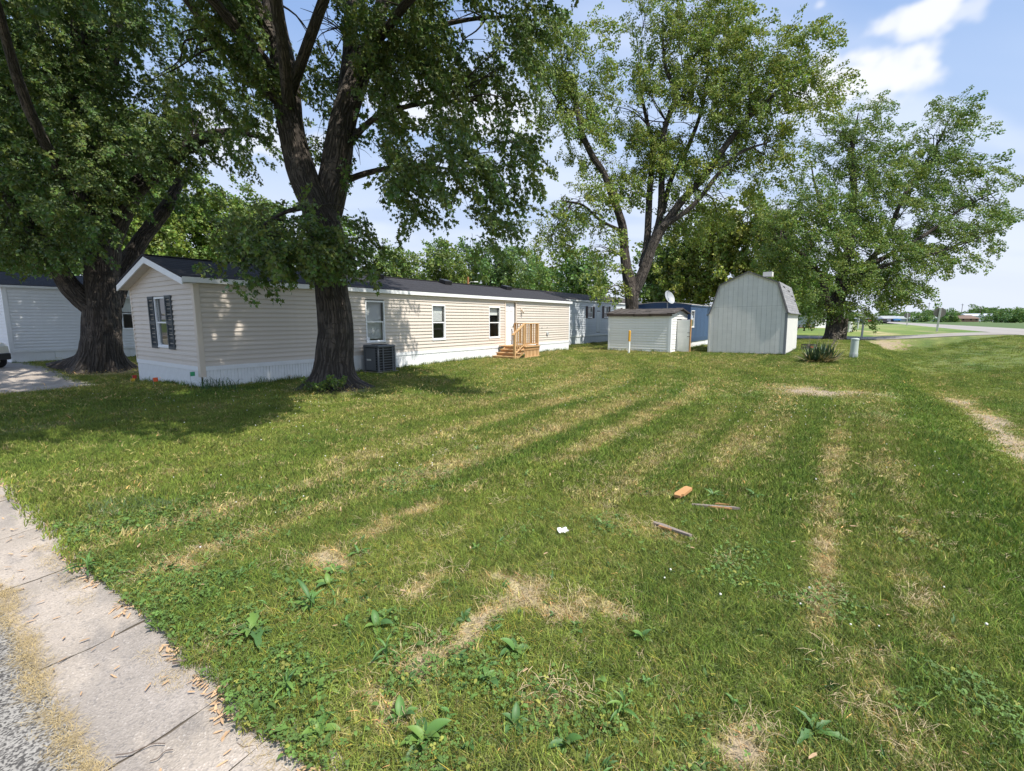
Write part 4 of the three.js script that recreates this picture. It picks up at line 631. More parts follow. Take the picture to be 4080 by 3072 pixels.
// leafy shoots at its foot
{
  reseed(91); const im = new THREE.InstancedMesh(SPRAYS.near[0], mLeaf, 16), M = new THREE.Matrix4();
  for (let k = 0; k < 16; k++) { const a = rr(-0.9, 1.5), dir = new THREE.Vector3(Math.sin(a) * 0.5, rr(0.5, 1), Math.cos(a) * 0.6).normalize(), z = dir.clone().cross(new THREE.Vector3(0, 0.2, -1)).normalize(), y = z.clone().cross(dir), s = rr(0.24, 0.42); M.makeBasis(dir.clone().multiplyScalar(s), y.multiplyScalar(s), z.multiplyScalar(s)); M.setPosition(0.02 + Math.sin(a) * 0.3, 0.06 + rr(0, 0.15), 0.5 + Math.cos(a) * 0.28); im.setMatrixAt(k, M); im.setColorAt(k, L(1.0, 1.05, 0.9)); }
  im.name = 'basal_shoots'; im.userData.kind = 'stuff'; im.castShadow = im.receiveShadow = true; treeNear.add(im);
}
// the old maple on the left
const B2 = new THREE.Vector3(-13.95, H(...toPQ(-13.95, -16.0)) - 0.1, -16.0);
tree({
  label: 'massive old maple at the left with flared roots and spreading limbs', base: B2, t0: 15.9, kind: 'near', scale: 0.72, per: 36, seed: 5, gap: 0.36, tint: [0.82, 0.84, 0.88], wind: [0.6, -0.05, 0.1],
  flare: roots(0.0, 1.1, 0.95, 5, 2.1),
  limbs: [
    [[B2.clone(), 0.60], [at(404, 1400, 15.9), 0.54], [at(405, 1300, 15.9), 0.52], [at(407, 1180, 15.9), 0.50], [at(405, 1060, 15.9), 0.48], [at(404, 950, 15.9), 0.52], [at(400, 850, 15.9), 0.50], [at(388, 720, 16), 0.46], [at(372, 560, 16.1), 0.40], [at(368, 380, 16.2), 0.36], [at(360, 200, 16.3), 0.30], [at(345, 0, 16.5), 0.24], [at(335, -300, 17), 0.14], [at(330, -700, 17.5), 0.05]],
    [[395, 1250, -0.1, 70], [330, 1190, -0.3, 76], [278, 1140, -0.5, 70], [225, 1060, -0.8, 60], [160, 960, -1.2, 52], [80, 850, -1.6, 44], [-20, 720, -2, 30], [-150, 560, -2.4, 12]],
    [[420, 960, 0.2, 100], [470, 850, 0.1, 92], [530, 760, -0.1, 70], [634, 680, -0.3, 56], [740, 590, -0.6, 48], [815, 548, -0.8, 40], [930, 525, -1.0, 28], [1080, 560, -1.3, 12]],
    [[440, 1210, 0.6, 80], [490, 1083, 1.1, 66], [560, 960, 1.5, 56], [667, 819, 2.1, 46], [728, 700, 2.6, 32], [790, 640, 3, 14]],
    [[380, 900, 0.1, 100], [300, 740, 0.3, 78], [222, 655, 0.2, 66], [140, 548, 0, 52], [60, 400, -0.3, 40], [-40, 200, -0.6, 22]],
    [[378, 640, 0.2, 84], [320, 500, 0.4, 66], [285, 423, 0.5, 60], [220, 284, 0.6, 46], [150, 120, 0.8, 34], [90, -120, 1, 18]],
    [[372, 520, 0.1, 80], [322, 320, -0.2, 56], [316, 120, -0.4, 48], [310, -100, -0.6, 36], [300, -500, -1, 12]],
    [[372, 420, 0.3, 70], [440, 240, 0.6, 54], [470, 60, 0.8, 42], [520, -200, 1.1, 26], [560, -500, 1.4, 10]],
    [[V(-13.6, 5, 15.6), 0.16], [V(-12.4, 7.0, 13), 0.12], [V(-11, 8.8, 11), 0.08], [V(-10, 9.6, 9.4), 0.03]],
  ],
  clumps: [
    [60, 100, -0.5, 220, 200], [250, 150, -1, 200, 190], [470, 150, -0.5, 190, 180], [660, 170, -0.8, 180, 160], [120, 420, -1, 210, 170], [330, 400, -1.4, 170, 160], [530, 420, -0.8, 170, 160], [720, 400, -0.5, 150, 130, 0.9], [880, 440, -0.6, 120, 100, 0.7],
    [60, 680, -1.3, 180, 150], [270, 680, -1.6, 160, 130], [480, 620, -1.3, 150, 110], [650, 560, -0.8, 130, 100, 0.8], [120, 880, -1.8, 190, 110], [330, 800, -2.0, 140, 100], [20, 960, -1.6, 110, 70], [210, 950, -2, 110, 50, 0.8], [560, 740, -0.8, 110, 80, 0.6], [800, 560, -0.8, 120, 60, 0.5], [960, 560, -1, 110, 70, 0.5], [740, 720, 2, 120, 80, 0.5], [600, 900, 2, 90, 60, 0.4],
  ],
  wclumps: [[-14, 13.5, 16, 6, 2.8, 5.6, 0.8], [-14, 16.8, 16.2, 4.5, 2.4, 4.4, 0.7], [-10.0, 9.8, 9.8, 2.8, 1.2, 2.6, 1.1], [-13.8, 10.4, 11.2, 2.8, 1.3, 2.4, 1.0], [-7.6, 9.6, 6.6, 2.2, 1.0, 2.0, 1.0], [-18.5, 9, 14, 3, 2.6, 3, 0.4], [-17, 8, 18, 3.4, 3, 2.6, 0.4]],
});
// the many-stemmed maple behind the sheds
const B3 = (() => { const v = at(2515, 1378, 28); v.y = -0.1; return v; })();
tree({
  label: 'tall many-stemmed maple behind the small white shed', base: B3, t0: 27.6, kind: 'mid', scale: 0.95, per: 36, seed: 7, gap: 0.36, wind: [0.55, 0.05, 0], flare: roots(0, 1, 0.5, 5), tint: [1.35, 1.22, 0.85],
  limbs: [
    [[B3.clone(), 0.46], [at(2516, 1290, 27.8), 0.40], [at(2518, 1215, 27.6), 0.37], [at(2516, 1150, 27.6), 0.42], [at(2498, 1080, 27.5), 0.30], [at(2488, 1000, 27.5), 0.26], [at(2480, 900, 27.4), 0.23], [at(2442, 787, 27.2), 0.21], [at(2405, 690, 27), 0.19], [at(2352, 607, 26.8), 0.17], [at(2315, 517, 26.7), 0.15], [at(2292, 405, 26.6), 0.13], [at(2255, 330, 26.5), 0.09], [at(2230, 180, 26.5), 0.03]],
    [[2522, 1170, 0, 46], [2552, 1110, -0.1, 44], [2575, 1050, -0.2, 42], [2602, 975, -0.3, 38], [2648, 895, -0.5, 34], [2722, 795, -0.8, 30], [2817, 690, -1.1, 27], [2900, 570, -1.4, 24], [2997, 455, -1.6, 20], [3120, 345, -1.8, 13], [3250, 220, -2, 5]],
    [[2560, 1060, 0.2, 32], [2577, 975, 0.5, 28], [2589, 750, 0.9, 24], [2600, 600, 1.2, 18], [2560, 400, 1.5, 12], [2540, 250, 1.6, 5]],
    [[2590, 1000, 0, 30], [2630, 862, 0.2, 26], [2637, 700, 0.4, 24], [2645, 525, 0.5, 22], [2690, 375, 0.5, 18], [2650, 262, 0.5, 13], [2640, 60, 0.6, 5]],
    [[2640, 850, 0.3, 22], [2675, 712, 0.6, 20], [2735, 600, 0.8, 17], [2800, 420, 1, 14], [2830, 180, 1.1, 5]],
    [[2690, 380, 0.5, 15], [2760, 230, 0.3, 12], [2860, 130, 0.1, 5]],
    [[2476, 919, -0.1, 14], [2390, 877, -0.5, 11], [2322, 817, -0.8, 9], [2240, 800, -1, 4]],
    [[2990, 460, -1.6, 15], [2990, 340, -1.6, 12], [3000, 180, -1.7, 5]],
    [[2640, 905, -0.6, 24], [2760, 820, -1.2, 20], [2930, 620, -1.8, 15], [3080, 560, -2.2, 6]],
    [[2340, 590, -0.6, 12], [2250, 450, -0.8, 9], [2180, 330, -0.9, 4]],
  ],
  clumps: [
    [2230, 230, -1, 130, 120, 1.5], [2310, 200, -0.6, 100, 110, 1.5], [2190, 340, -1, 70, 80, 1.3], [2240, 480, -1, 110, 80, 1.3], [2320, 560, -0.8, 90, 80, 1.1], [2330, 340, -0.6, 80, 80, 1.2], [2560, 330, 1, 110, 90, 0.9], [2480, 450, 0.5, 120, 90, 0.9],
    [2600, 80, 0.6, 130, 110], [2740, 90, 0.4, 150, 110], [2860, 110, 0.2, 100, 90], [2680, 250, 0, 170, 110], [2830, 280, 0.2, 140, 120], [2980, 240, -1.6, 120, 110], [3110, 250, -1.8, 120, 120], [3220, 190, -1.8, 60, 90], [3260, 330, -1.9, 70, 60], [3200, 430, -2, 110, 70],
    [2600, 430, 0.4, 140, 100], [2750, 430, -0.2, 150, 110], [2900, 420, -0.8, 130, 100], [3040, 420, -1.8, 140, 90], [2560, 570, 0.5, 130, 80], [2700, 580, 0.2, 150, 90], [2850, 560, -0.5, 130, 80], [3060, 560, -1.8, 130, 60, 0.8], [3130, 650, -1.8, 70, 40, 0.7], [2960, 700, -1, 110, 60, 0.7],
    [2520, 690, 0.4, 100, 70, 0.9], [2660, 700, -0.2, 120, 70], [2800, 760, -0.6, 110, 70, 0.9], [2440, 640, 0, 80, 60, 0.7], [2300, 800, -1, 110, 70, 1.4], [2220, 880, -1, 100, 55, 1.3], [2180, 970, -1, 60, 40, 1.3], [2390, 820, -0.6, 80, 60, 1], [2380, 930, -0.5, 80, 45, 0.5], [2480, 780, 0.3, 60, 60, 0.5], [2640, 860, 0.6, 70, 60, 0.5], [2780, 870, 0.4, 110, 70, 0.8], [2900, 820, 0.2, 90, 90, 0.8], [2420, 1090, -1.0, 70, 60, 0.8], [2370, 1010, -1, 70, 50, 0.6], [2350, 1180, -1.2, 50, 60, 0.6],
  ],
});
// the broad maple by the side street
const B4 = (() => { const v = at(3322, 1356, 39); v.y = H(...toPQ(v.x, v.z)) - 0.1; return v; })();
tree({
  label: 'broad windblown maple beside the side street, right of the barn shed', base: B4, t0: 39, kind: 'mid', scale: 1.15, per: 32, seed: 9, gap: 0.36, wind: [0.85, 0.1, 0], flare: roots(0, 1.2, 0.4, 6), tint: [1.1, 1.1, 0.95],
  limbs: [
    [[B4.clone(), 0.66], [at(3324, 1320, 39), 0.62], [at(3328, 1260, 39), 0.6], [at(3335, 1200, 39), 0.5], [at(3360, 1080, 39), 0.36], [at(3388, 960, 39), 0.30], [at(3402, 762, 39), 0.24], [at(3395, 597, 39), 0.16], [at(3420, 450, 39), 0.05]],
    [[3310, 1240, -0.3, 30], [3290, 1178, -0.6, 26], [3270, 1100, -1, 20], [3180, 1000, -1.6, 14], [3080, 950, -2, 5]],
    [[3345, 1200, 0.3, 28], [3430, 1080, 0.6, 22], [3527, 960, 0.8, 18], [3600, 780, 1, 14], [3720, 600, 1, 9], [3790, 460, 1, 3]],
    [[3360, 1140, -0.4, 24], [3500, 1040, -0.8, 18], [3680, 940, -1, 13], [3850, 820, -1, 8], [3980, 760, -1, 3]],
    [[3340, 1170, -0.6, 22], [3520, 1060, -1.4, 14], [3720, 1010, -1.8, 9], [3920, 940, -2, 3]],
    [[3370, 1060, 0, 18], [3300, 900, -0.5, 14], [3250, 750, -0.8, 8], [3230, 640, -0.8, 3]],
  ],
  clumps: [
    [3330, 900, -1, 150, 130], [3200, 960, -1.5, 140, 120], [3060, 950, -1.6, 70, 110], [3110, 830, -1, 110, 70], [3260, 740, -0.8, 120, 90], [3400, 740, 0, 130, 110], [3340, 600, 0, 100, 80, 0.9], [3290, 520, -0.3, 70, 70, 0.8], [3430, 460, 0, 100, 60, 0.9], [3480, 580, 0.4, 90, 80, 0.8], [3520, 700, 0.4, 90, 100, 0.8], [3480, 860, 0, 130, 110], [3440, 1010, -0.6, 150, 100], [3600, 860, 0.4, 110, 120],
    [3700, 560, 1, 90, 90], [3760, 470, 1, 80, 80], [3820, 560, 0.8, 90, 60, 0.9], [3690, 680, 0.8, 100, 80], [3850, 640, 0.4, 80, 50, 0.7], [3790, 760, 0, 110, 70, 0.8], [3920, 720, -0.6, 90, 60, 0.8], [3960, 820, -0.8, 80, 60, 0.8], [3830, 880, -0.8, 120, 60, 0.8], [3700, 920, -0.6, 110, 70, 0.9], [3760, 1020, -1, 130, 50, 0.8], [3900, 960, -1.4, 70, 40, 0.6], [3600, 1050, -1, 130, 80, 0.9], [3680, 1130, -1, 90, 40, 0.6], [3560, 1150, -0.8, 110, 50, 0.8], [3200, 1110, -1.4, 130, 80], [3330, 1120, -1, 130, 90], [3460, 1140, -0.8, 110, 70], [3280, 1210, -1.2, 100, 40, 0.7], [3420, 1220, -1, 90, 40, 0.7], [3100, 1060, -1.6, 80, 90],
  ],
});
// trees farther off
function backTree(label, px, top, t, wpx, { seed, tint = [1, 1, 1], lean = 0, bottom = 1150, name = 'background_tree', per = 26, gap = 0.33, scale } = {}) {
  const f = at(px, 1300, t), [p, q] = toPQ(f.x, f.z), base = new THREE.Vector3(f.x, Math.max(-0.2, H(p, q)) - 0.1, f.z), hTop = at(px, top, t).y, hBot = at(px, bottom, t).y, R = wpx / 2 / FPX * t, hm = (hTop + hBot) / 2, hr = (hTop - hBot) / 2;
  reseed(seed); const cl = [], lim = [[[base.clone(), 0.16 + R * 0.03], [base.clone().setY(mix(0, hm, 0.5)), 0.13 + R * 0.02], [base.clone().setY(hm).add(new THREE.Vector3(lean * R * 0.2, 0, 0)), 0.10], [base.clone().setY(hTop - hr * 0.2).add(new THREE.Vector3(lean * R * 0.3, 0, 0)), 0.03]]];
  const n = 13;
  for (let k = 0; k < n; k++) { const y = -0.8 + 1.6 * k / (n - 1), w = Math.sqrt(Math.max(0.08, 1 - y * y)), a = k * 2.4 + rr(-0.5, 0.5), r = R * w * (k % 3 === 0 ? 0.15 : rr(0.45, 0.72)); const c = [base.x + Math.cos(a) * r + lean * R * 0.3 * (y + 1) / 2, hm + y * hr * 0.8, -(base.z + Math.sin(a) * r), R * rr(0.36, 0.52), hr * rr(0.26, 0.4), R * rr(0.36, 0.5), 1]; cl.push(c); if (k % 2) lim.push([[base.clone().setY(mix(0.5, c[1], 0.45)), 0.08], [new THREE.Vector3(mix(base.x, c[0], 0.5), mix(base.y, c[1], 0.75), mix(base.z, -c[2], 0.5)), 0.05], [new THREE.Vector3(c[0], c[1], -c[2]), 0.015]]); }
  tree({ name, label, base, t0: t, limbs: lim, wclumps: cl, kind: 'far', scale: scale ?? 0.8 + t * 0.012, per, seed: seed + 500, tint, gap, wind: [0.3, 0, 0], branches: 2, group: 'trees behind the homes' });
}
const BT = [
  [170, 330, 40, 460, [0.8, 0.9, 0.8], 'tall dark tree filling the gap behind the old maple\'s crown'],
  [560, 470, 47, 400, [0.95, 1.0, 0.75], 'tall tree between the old maple crown and the gable peak'],
  [60, 620, 44, 380, [0.85, 0.95, 0.8], 'dark green tree rising behind the white home at the left edge'],
  [330, 700, 50, 330, [1.0, 1.05, 0.7], 'leafy tree behind the massive old maple trunk'],
  [590, 800, 46, 300, [1.15, 1.1, 0.75], 'sunlit green tree just above the beige home\'s gable peak'],
  [830, 720, 52, 300, [1.1, 1.1, 0.7], 'green tree above the roof between the two big maples'],
  [1060, 760, 58, 300, [1.0, 1.0, 0.9], 'tall pale tree behind the left end of the dark roof'],
  [1290, 860, 62, 260, [1.0, 1.05, 0.8], 'green tree behind the straight trunk and roof'],
  [1560, 985, 70, 230, [1.0, 0.97, 0.85], 'olive green tree over the roof right of the straight trunk'],
  [1740, 975, 74, 210, [1.05, 1.0, 0.85], 'yellowish green tree over the middle of the dark roof'],
  [1860, 985, 82, 150, [0.9, 1.0, 0.95], 'narrow blue-green tree beside the utility pole'],
  [1985, 965, 86, 250, [0.95, 1.0, 1.1], 'round silvery green tree above the roof\'s far half'],
  [2095, 1000, 100, 130, [1.0, 1.05, 1.0], 'small grey-green tree right of the round silvery one'],
  [2170, 1055, 110, 130, [1.35, 1.2, 0.8], 'pale yellow-green tree far behind the roof\'s far end'],
  [2320, 985, 50, 240, [0.8, 0.95, 0.75], 'dark spreading tree behind the grey home\'s roof'],
  [2620, 960, 62, 230, [1.0, 1.0, 0.7], 'green tree directly behind the satellite dish'],
  [2770, 850, 58, 290, [1.4, 1.15, 0.6], 'yellow-green tree behind the blue trailer roof'],
  [2950, 800, 54, 270, [1.35, 1.12, 0.6], 'yellow-green tree rising behind the barn shed peak'],
  [3110, 1010, 66, 190, [0.9, 1.0, 0.75], 'dark tree between the barn shed and the broad maple'],
  [3220, 1080, 80, 160, [0.85, 0.95, 0.8], 'dim tree under the broad maple\'s left side'],
];
BT.forEach(([px, top, t, w, tint, label], i) => backTree(label, px, top, t, w, { seed: 100 + i * 7, tint, bottom: i < 8 ? 1130 : 1235 }));

// ---------------------------------------------------------------- things on and around the lawn
reseed(4242);
const onG = (px, py) => { let g = 0, v; for (let k = 0; k < 6; k++) { const d = dirOf(px, py); v = d.multiplyScalar((g - EYE) / d.y).add(new THREE.Vector3(0, EYE, 0)); g = H(...toPQ(v.x, v.z)); } v.y = g; return v; };
{ // yellow and white marker post before the small shed
  const m = thing('marker_post', 'slim white marker post with yellow top in front of the small shed', 'marker post', onG(2505, 1409));
  part(m, 'pole', rod([0, -0.1, 0], [0.02, 0.60, 0], 0.05, 0.05, 14), mat([0.74, 0.74, 0.72], 0.5)); part(m, 'yellow_sleeve', merge([rod([0.02, 0.58, 0], [0.035, 1.06, 0], 0.056, 0.054, 14), rod([0.035, 1.06, 0], [0.037, 1.09, 0], 0.054, 0.03, 14)]), mat([0.62, 0.32, 0.02], 0.5));
}
{ // satellite dish
  const d = thing('satellite_dish', 'grey satellite dish on a tripod mast above the small shed', 'satellite dish', pq3(26.3, -8.3, 0));
  part(d, 'mast', merge([rod([0, -0.05, 0], [0, 2.62, 0], 0.03), rod([0, 2.2, 0], [-0.12, 1.7, 0.25], 0.015), rod([0, 2.2, 0], [0.3, 1.65, 0.3], 0.015), rod([0, 2.25, 0], [0.5, 1.8, -0.2], 0.014), rod([-0.12, 1.7, 0.25], [-0.12, -0.05, 0.25], 0.018), rod([0.3, 1.65, 0.3], [0.3, -0.05, 0.3], 0.018), rod([0.5, 1.8, -0.2], [0.5, -0.05, -0.2], 0.018)]), mGalv);
  const pts = []; for (let k = 0; k <= 10; k++) { const r = 0.34 * k / 10; pts.push(new THREE.Vector2(r, r * r * 0.75)); } for (let k = 10; k >= 0; k--) { const r = 0.345 * k / 10; pts.push(new THREE.Vector2(r, r * r * 0.75 - 0.012)); }
  const r = part(d, 'dish', new THREE.LatheGeometry(pts, 32), mat([0.30, 0.32, 0.34], 0.5)); r.scale.set(0.9, 1, 1.15); r.position.set(0.02, 2.78, 0.05); r.rotation.set(1.1, 0, 0); r.rotation.order = 'YXZ'; r.rotation.y = -0.5;
  part(r, 'feed_arm', merge([rod([0, 0, -0.34], [0, 0.42, -0.1], 0.012), bg(-0.03, 0.03, 0.38, 0.46, -0.14, -0.06)]), mDark); part(d, 'bracket', bg(-0.05, 0.05, 2.55, 2.75, -0.06, 0.06), mDark);
}
{ // yucca
  const c = onG(3263, 1446), y = thing('yucca_plant', 'spiky dark green yucca clump right of the barn shed', 'yucca', c, 0);
  const blade = (() => { const pos = [], idx = [], n = 5; for (let k = 0; k <= n; k++) { const t = k / n, w = 0.028 * (1 - t) * (0.6 + 1.2 * t) + 0.001; pos.push(-w, t, w * 0.6 - 0.14 * t * t, 0, t, -0.14 * t * t, w, t, w * 0.6 - 0.14 * t * t); } for (let k = 0; k < n; k++) for (let j = 0; j < 2; j++) { const a = k * 3 + j; idx.push(a, a + 1, a + 3, a + 1, a + 4, a + 3); } const g = new THREE.BufferGeometry(); g.setAttribute('position', new THREE.Float32BufferAttribute(pos, 3)); g.setIndex(idx); g.computeVertexNormals(); return g; })();
  const ms = [[0.030, 0.066, 0.030], [0.04, 0.082, 0.034], [0.055, 0.095, 0.04], [0.36, 0.29, 0.15]].map((k) => mat(k, 0.5, { side: THREE.DoubleSide }));
  for (let k = 0; k < 290; k++) { const h = k % 7, cx = [-0.34, -0.16, 0.02, 0.18, 0.32, 0.1, -0.26][h], cz = [0.05, -0.15, 0.12, -0.1, 0.1, 0.25, 0.2][h], a = rr(0, 6.28), tilt = Math.sqrt(rnd()) * 1.45, dry = tilt > 0.95 && rnd() < 0.6; const b = part(y, 'leaf', blade, ms[dry ? 3 : Math.floor(rnd() * 3)]); b.position.set(cx, dry ? 0.04 : 0.08, cz); b.rotation.order = 'YXZ'; b.rotation.set(-tilt, a, 0); b.rotation.set(tilt, a, 0); const s = rr(0.5, 0.78); b.scale.set(1.3, s, s); }
  const mS = mat([0.30, 0.25, 0.19], 0.9);
  for (const [x, z, dx, h] of [[-0.4, 0, -0.05, 1.05], [-0.1, -0.1, 0.08, 1.15], [0.2, 0, 0.1, 0.95]]) part(y, 'flower_stalk', merge([rod([x, 0.2, z], [x + dx, h, z], 0.008, 0.004, 5), rod([x + dx * 0.7, h * 0.7, z], [x + dx * 0.7 + 0.08, h * 0.85, z + 0.03], 0.004, 0.003, 4), rod([x + dx * 0.6, h * 0.6, z], [x + dx * 0.6 - 0.07, h * 0.75, z], 0.004, 0.003, 4)]), mS);
  const tw = [rod([0.25, 0.25, 0], [0.56, 0.95, 0], 0.014, 0.01, 5), rod([0.3, 0.2, 0.1], [0.62, 0.8, 0.05], 0.012, 0.008, 5)]; for (let k = 0; k < 60; k++) { const t = rr(0.6, 1.6), b = [0.25 + 0.31 * t + rr(-0.06, 0.06), 0.25 + 0.7 * t * 0.85, rr(-0.08, 0.08)]; tw.push(rod(b, [b[0] + rr(-0.12, 0.14), b[1] + rr(-0.05, 0.16), b[2] + rr(-0.1, 0.1)], 0.005, 0.009, 4)); }
  part(y, 'seed_stalk', merge(tw), mS);
}
{ // utility pedestal
  const u = thing('utility_pedestal', 'pale green-grey utility pedestal cylinder beside the yucca', 'pedestal', onG(3400, 1426)); u.rotation.order = 'YXZ'; u.rotation.z = -0.06;
  const m = mat([0.42, 0.47, 0.43], 0.5); const g = new THREE.LatheGeometry([[0, 0], [0.155, 0], [0.155, 0.24], [0.142, 0.26], [0.142, 0.80], [0.155, 0.80], [0.155, 0.84], [0.13, 0.87], [0, 0.88]].map((a) => new THREE.Vector2(a[0], a[1] - 0.04)), 28); part(u, 'body', g, m);
  part(u, 'clamp_band', new THREE.TorusGeometry(0.152, 0.01, 6, 28).rotateX(Math.PI / 2).translate(0, 0.19, 0), mGalv); box(u, 'clamp', [-0.19, -0.14, 0.02, 0.2, -0.03, 0.03], mGalv);
}
{ // dark crate by the barn
  const c = thing('milk_crate', 'dark open crate on the grass by the barn shed\'s right side', 'crate', onG(3185, 1394).add(new THREE.Vector3(0.5, 0, 0)), 0.2), m = mat([0.04, 0.03, 0.03], 0.7);
  for (const [a, b, d, e] of [[-0.3, 0.3, -0.2, -0.18], [-0.3, 0.3, 0.18, 0.2], [-0.3, -0.28, -0.18, 0.18], [0.28, 0.3, -0.18, 0.18]]) boxes(c, 'side', [[a, b, 0, 0.06, d, e], [a, b, 0.12, 0.17, d, e], [a, b, 0.24, 0.3, d, e], ...(b - a > 0.1 ? [-0.3, -0.16, -0.02, 0.12, 0.26].map((x) => [x, x + 0.04, 0.0, 0.3, d + 0.004, e - 0.004]) : [])], m);
  box(c, 'bottom', [-0.28, 0.28, 0, 0.02, -0.18, 0.18], m); box(c, 'label_plate', [-0.09, 0.07, 0.12, 0.2, 0.2, 0.206], mat([0.35, 0.08, 0.05], 0.6));
}
{ // boards, bark and litter lying on the lawn
  const pine = mat([0.52, 0.27, 0.11], 0.8, { map: tPaint }), weath = mat([0.27, 0.22, 0.19], 0.9, { map: tPaint });
  const lie = (name, label, cat, px, py, turn, parts) => { const v = onG(px, py), o = thing(name, label, cat, v.add(new THREE.Vector3(0, 0.03, 0)), turn); for (const [n, pts, th, m, y = 0] of parts) { const g = poly(pts, th); g.rotateX(-Math.PI / 2); g.translate(0, y + 0.02, 0); part(o, n, g, m); } o.rotation.z = 0.06; o.scale.set(0.8, 1, 0.8); return o; };
  lie('broken_board', 'short orange broken board end tilted on the grass', 'board', 2720, 1988, 0.75, [['board', [[-0.15, -0.05], [-0.10, -0.035], [-0.08, -0.055], [0.14, -0.04], [0.15, 0.03], [0.12, 0.045], [-0.11, 0.04], [-0.16, 0.02]], 0.025, pine, 0.03]]);
  lie('broken_board', 'long splintered grey board strip lying beside the orange board end', 'board', 2840, 2036, -0.36, [['board', [[-0.22, -0.012], [0.0, -0.02], [0.26, -0.008], [0.2, 0.012], [0.02, 0.016], [-0.2, 0.018]], 0.02, weath], ['splinter', [[-0.05, -0.03], [0.15, -0.04], [0.18, -0.03], [0.02, -0.02]], 0.012, pine], ['splinter', [[0.02, 0.07], [0.16, 0.075], [0.05, 0.085]], 0.01, pine]]);
  lie('bark_strip', 'narrow reddish bark strip with grey tip on the grass', 'bark', 2675, 2128, -0.95, [['strip', [[-0.20, -0.015], [-0.06, -0.03], [0.03, -0.022], [0.20, -0.014], [0.21, 0.01], [0.02, 0.02], [-0.12, 0.03], [-0.21, 0.012]], 0.016, weath], ['pith', [[-0.12, -0.045], [0.0, -0.035], [0.03, -0.015], [-0.1, -0.02]], 0.014, pine]]);
  const w = thing('paper_scrap', 'crumpled white paper scrap on the grass', 'litter', onG(2242, 2132).add(new THREE.Vector3(0, 0.04, 0)), 0.3); { const g = new THREE.PlaneGeometry(0.075, 0.045, 6, 4); const P = g.attributes.position; for (let i = 0; i < P.count; i++) P.setZ(i, rr(-0.008, 0.012)); g.rotateX(-1.1); g.computeVertexNormals(); part(w, 'sheet', g, mat([0.8, 0.8, 0.8], 0.8, { side: THREE.DoubleSide })); }
  const twigs = [[560, 2960, 0.16, 0.35, 'thin curved twig lying on the concrete near the bottom edge'], [1000, 2950, 0.13, -0.2, 'dark crooked twig at the concrete\'s lower right end'], [775, 2620, 0.17, 0.55, 'grey broken twig where concrete meets grass'], [640, 2985, 0.07, 0.8, 'short straight twig on the concrete']];
  for (const [px, py, len, tn, lb] of twigs) { const o = thing('twig', lb, 'twig', onG(px, py).add(new THREE.Vector3(0, 0.0, 0)), tn); const c = new THREE.CatmullRomCurve3([[-len / 2, 0.006, 0], [-len / 6, 0.010, 0.012], [len / 5, 0.007, -0.008], [len / 2, 0.01, 0.01]].map((a) => new THREE.Vector3(...a))); part(o, 'stem', new THREE.TubeGeometry(c, 12, px === 775 ? 0.007 : 0.0019, 6), mat([0.14, 0.105, 0.085], 0.9)); const yy = px < 1001 && px !== 775 ? -0.03 : 0; o.position.y += yy; }
}
// flags at the corner of the beige home
for (const [p, q, y, c, lb] of [[4.62, -16.5, -0.12, [0.62, 0.05, 0.03], 'red marking flag at the beige home\'s left skirting corner'], [4.55, -16.42, -0.30, [0.65, 0.42, 0.03], 'yellow marking flag below the red one at the skirting corner'], [4.6, -12.5, 0.08, [0.04, 0.35, 0.16], 'green marking flag at the near corner of the beige home'], [4.3, -13.9, -0.12, [0.75, 0.12, 0.04], 'orange marking flag lying low before the skirting']]) {
  const v = pq3(p, q, 0), g = H(p, q), f = thing('marking_flag', lb, 'flag', v.setY(g)); const h = Math.max(0.12, 0.32 + y); part(f, 'wire', rod([0, -0.05, 0], [0, h, 0], 0.004, 0.004, 5), mMetal);
  const pl = new THREE.PlaneGeometry(0.13, 0.10, 6, 3); const P = pl.attributes.position; for (let i = 0; i < P.count; i++) P.setZ(i, 0.02 * Math.sin(P.getX(i) * 40)); pl.translate(0.065, h - 0.05, 0); pl.rotateY(0.5); pl.computeVertexNormals(); part(f, 'flag', pl, mat(c, 0.6, { side: THREE.DoubleSide }));
}
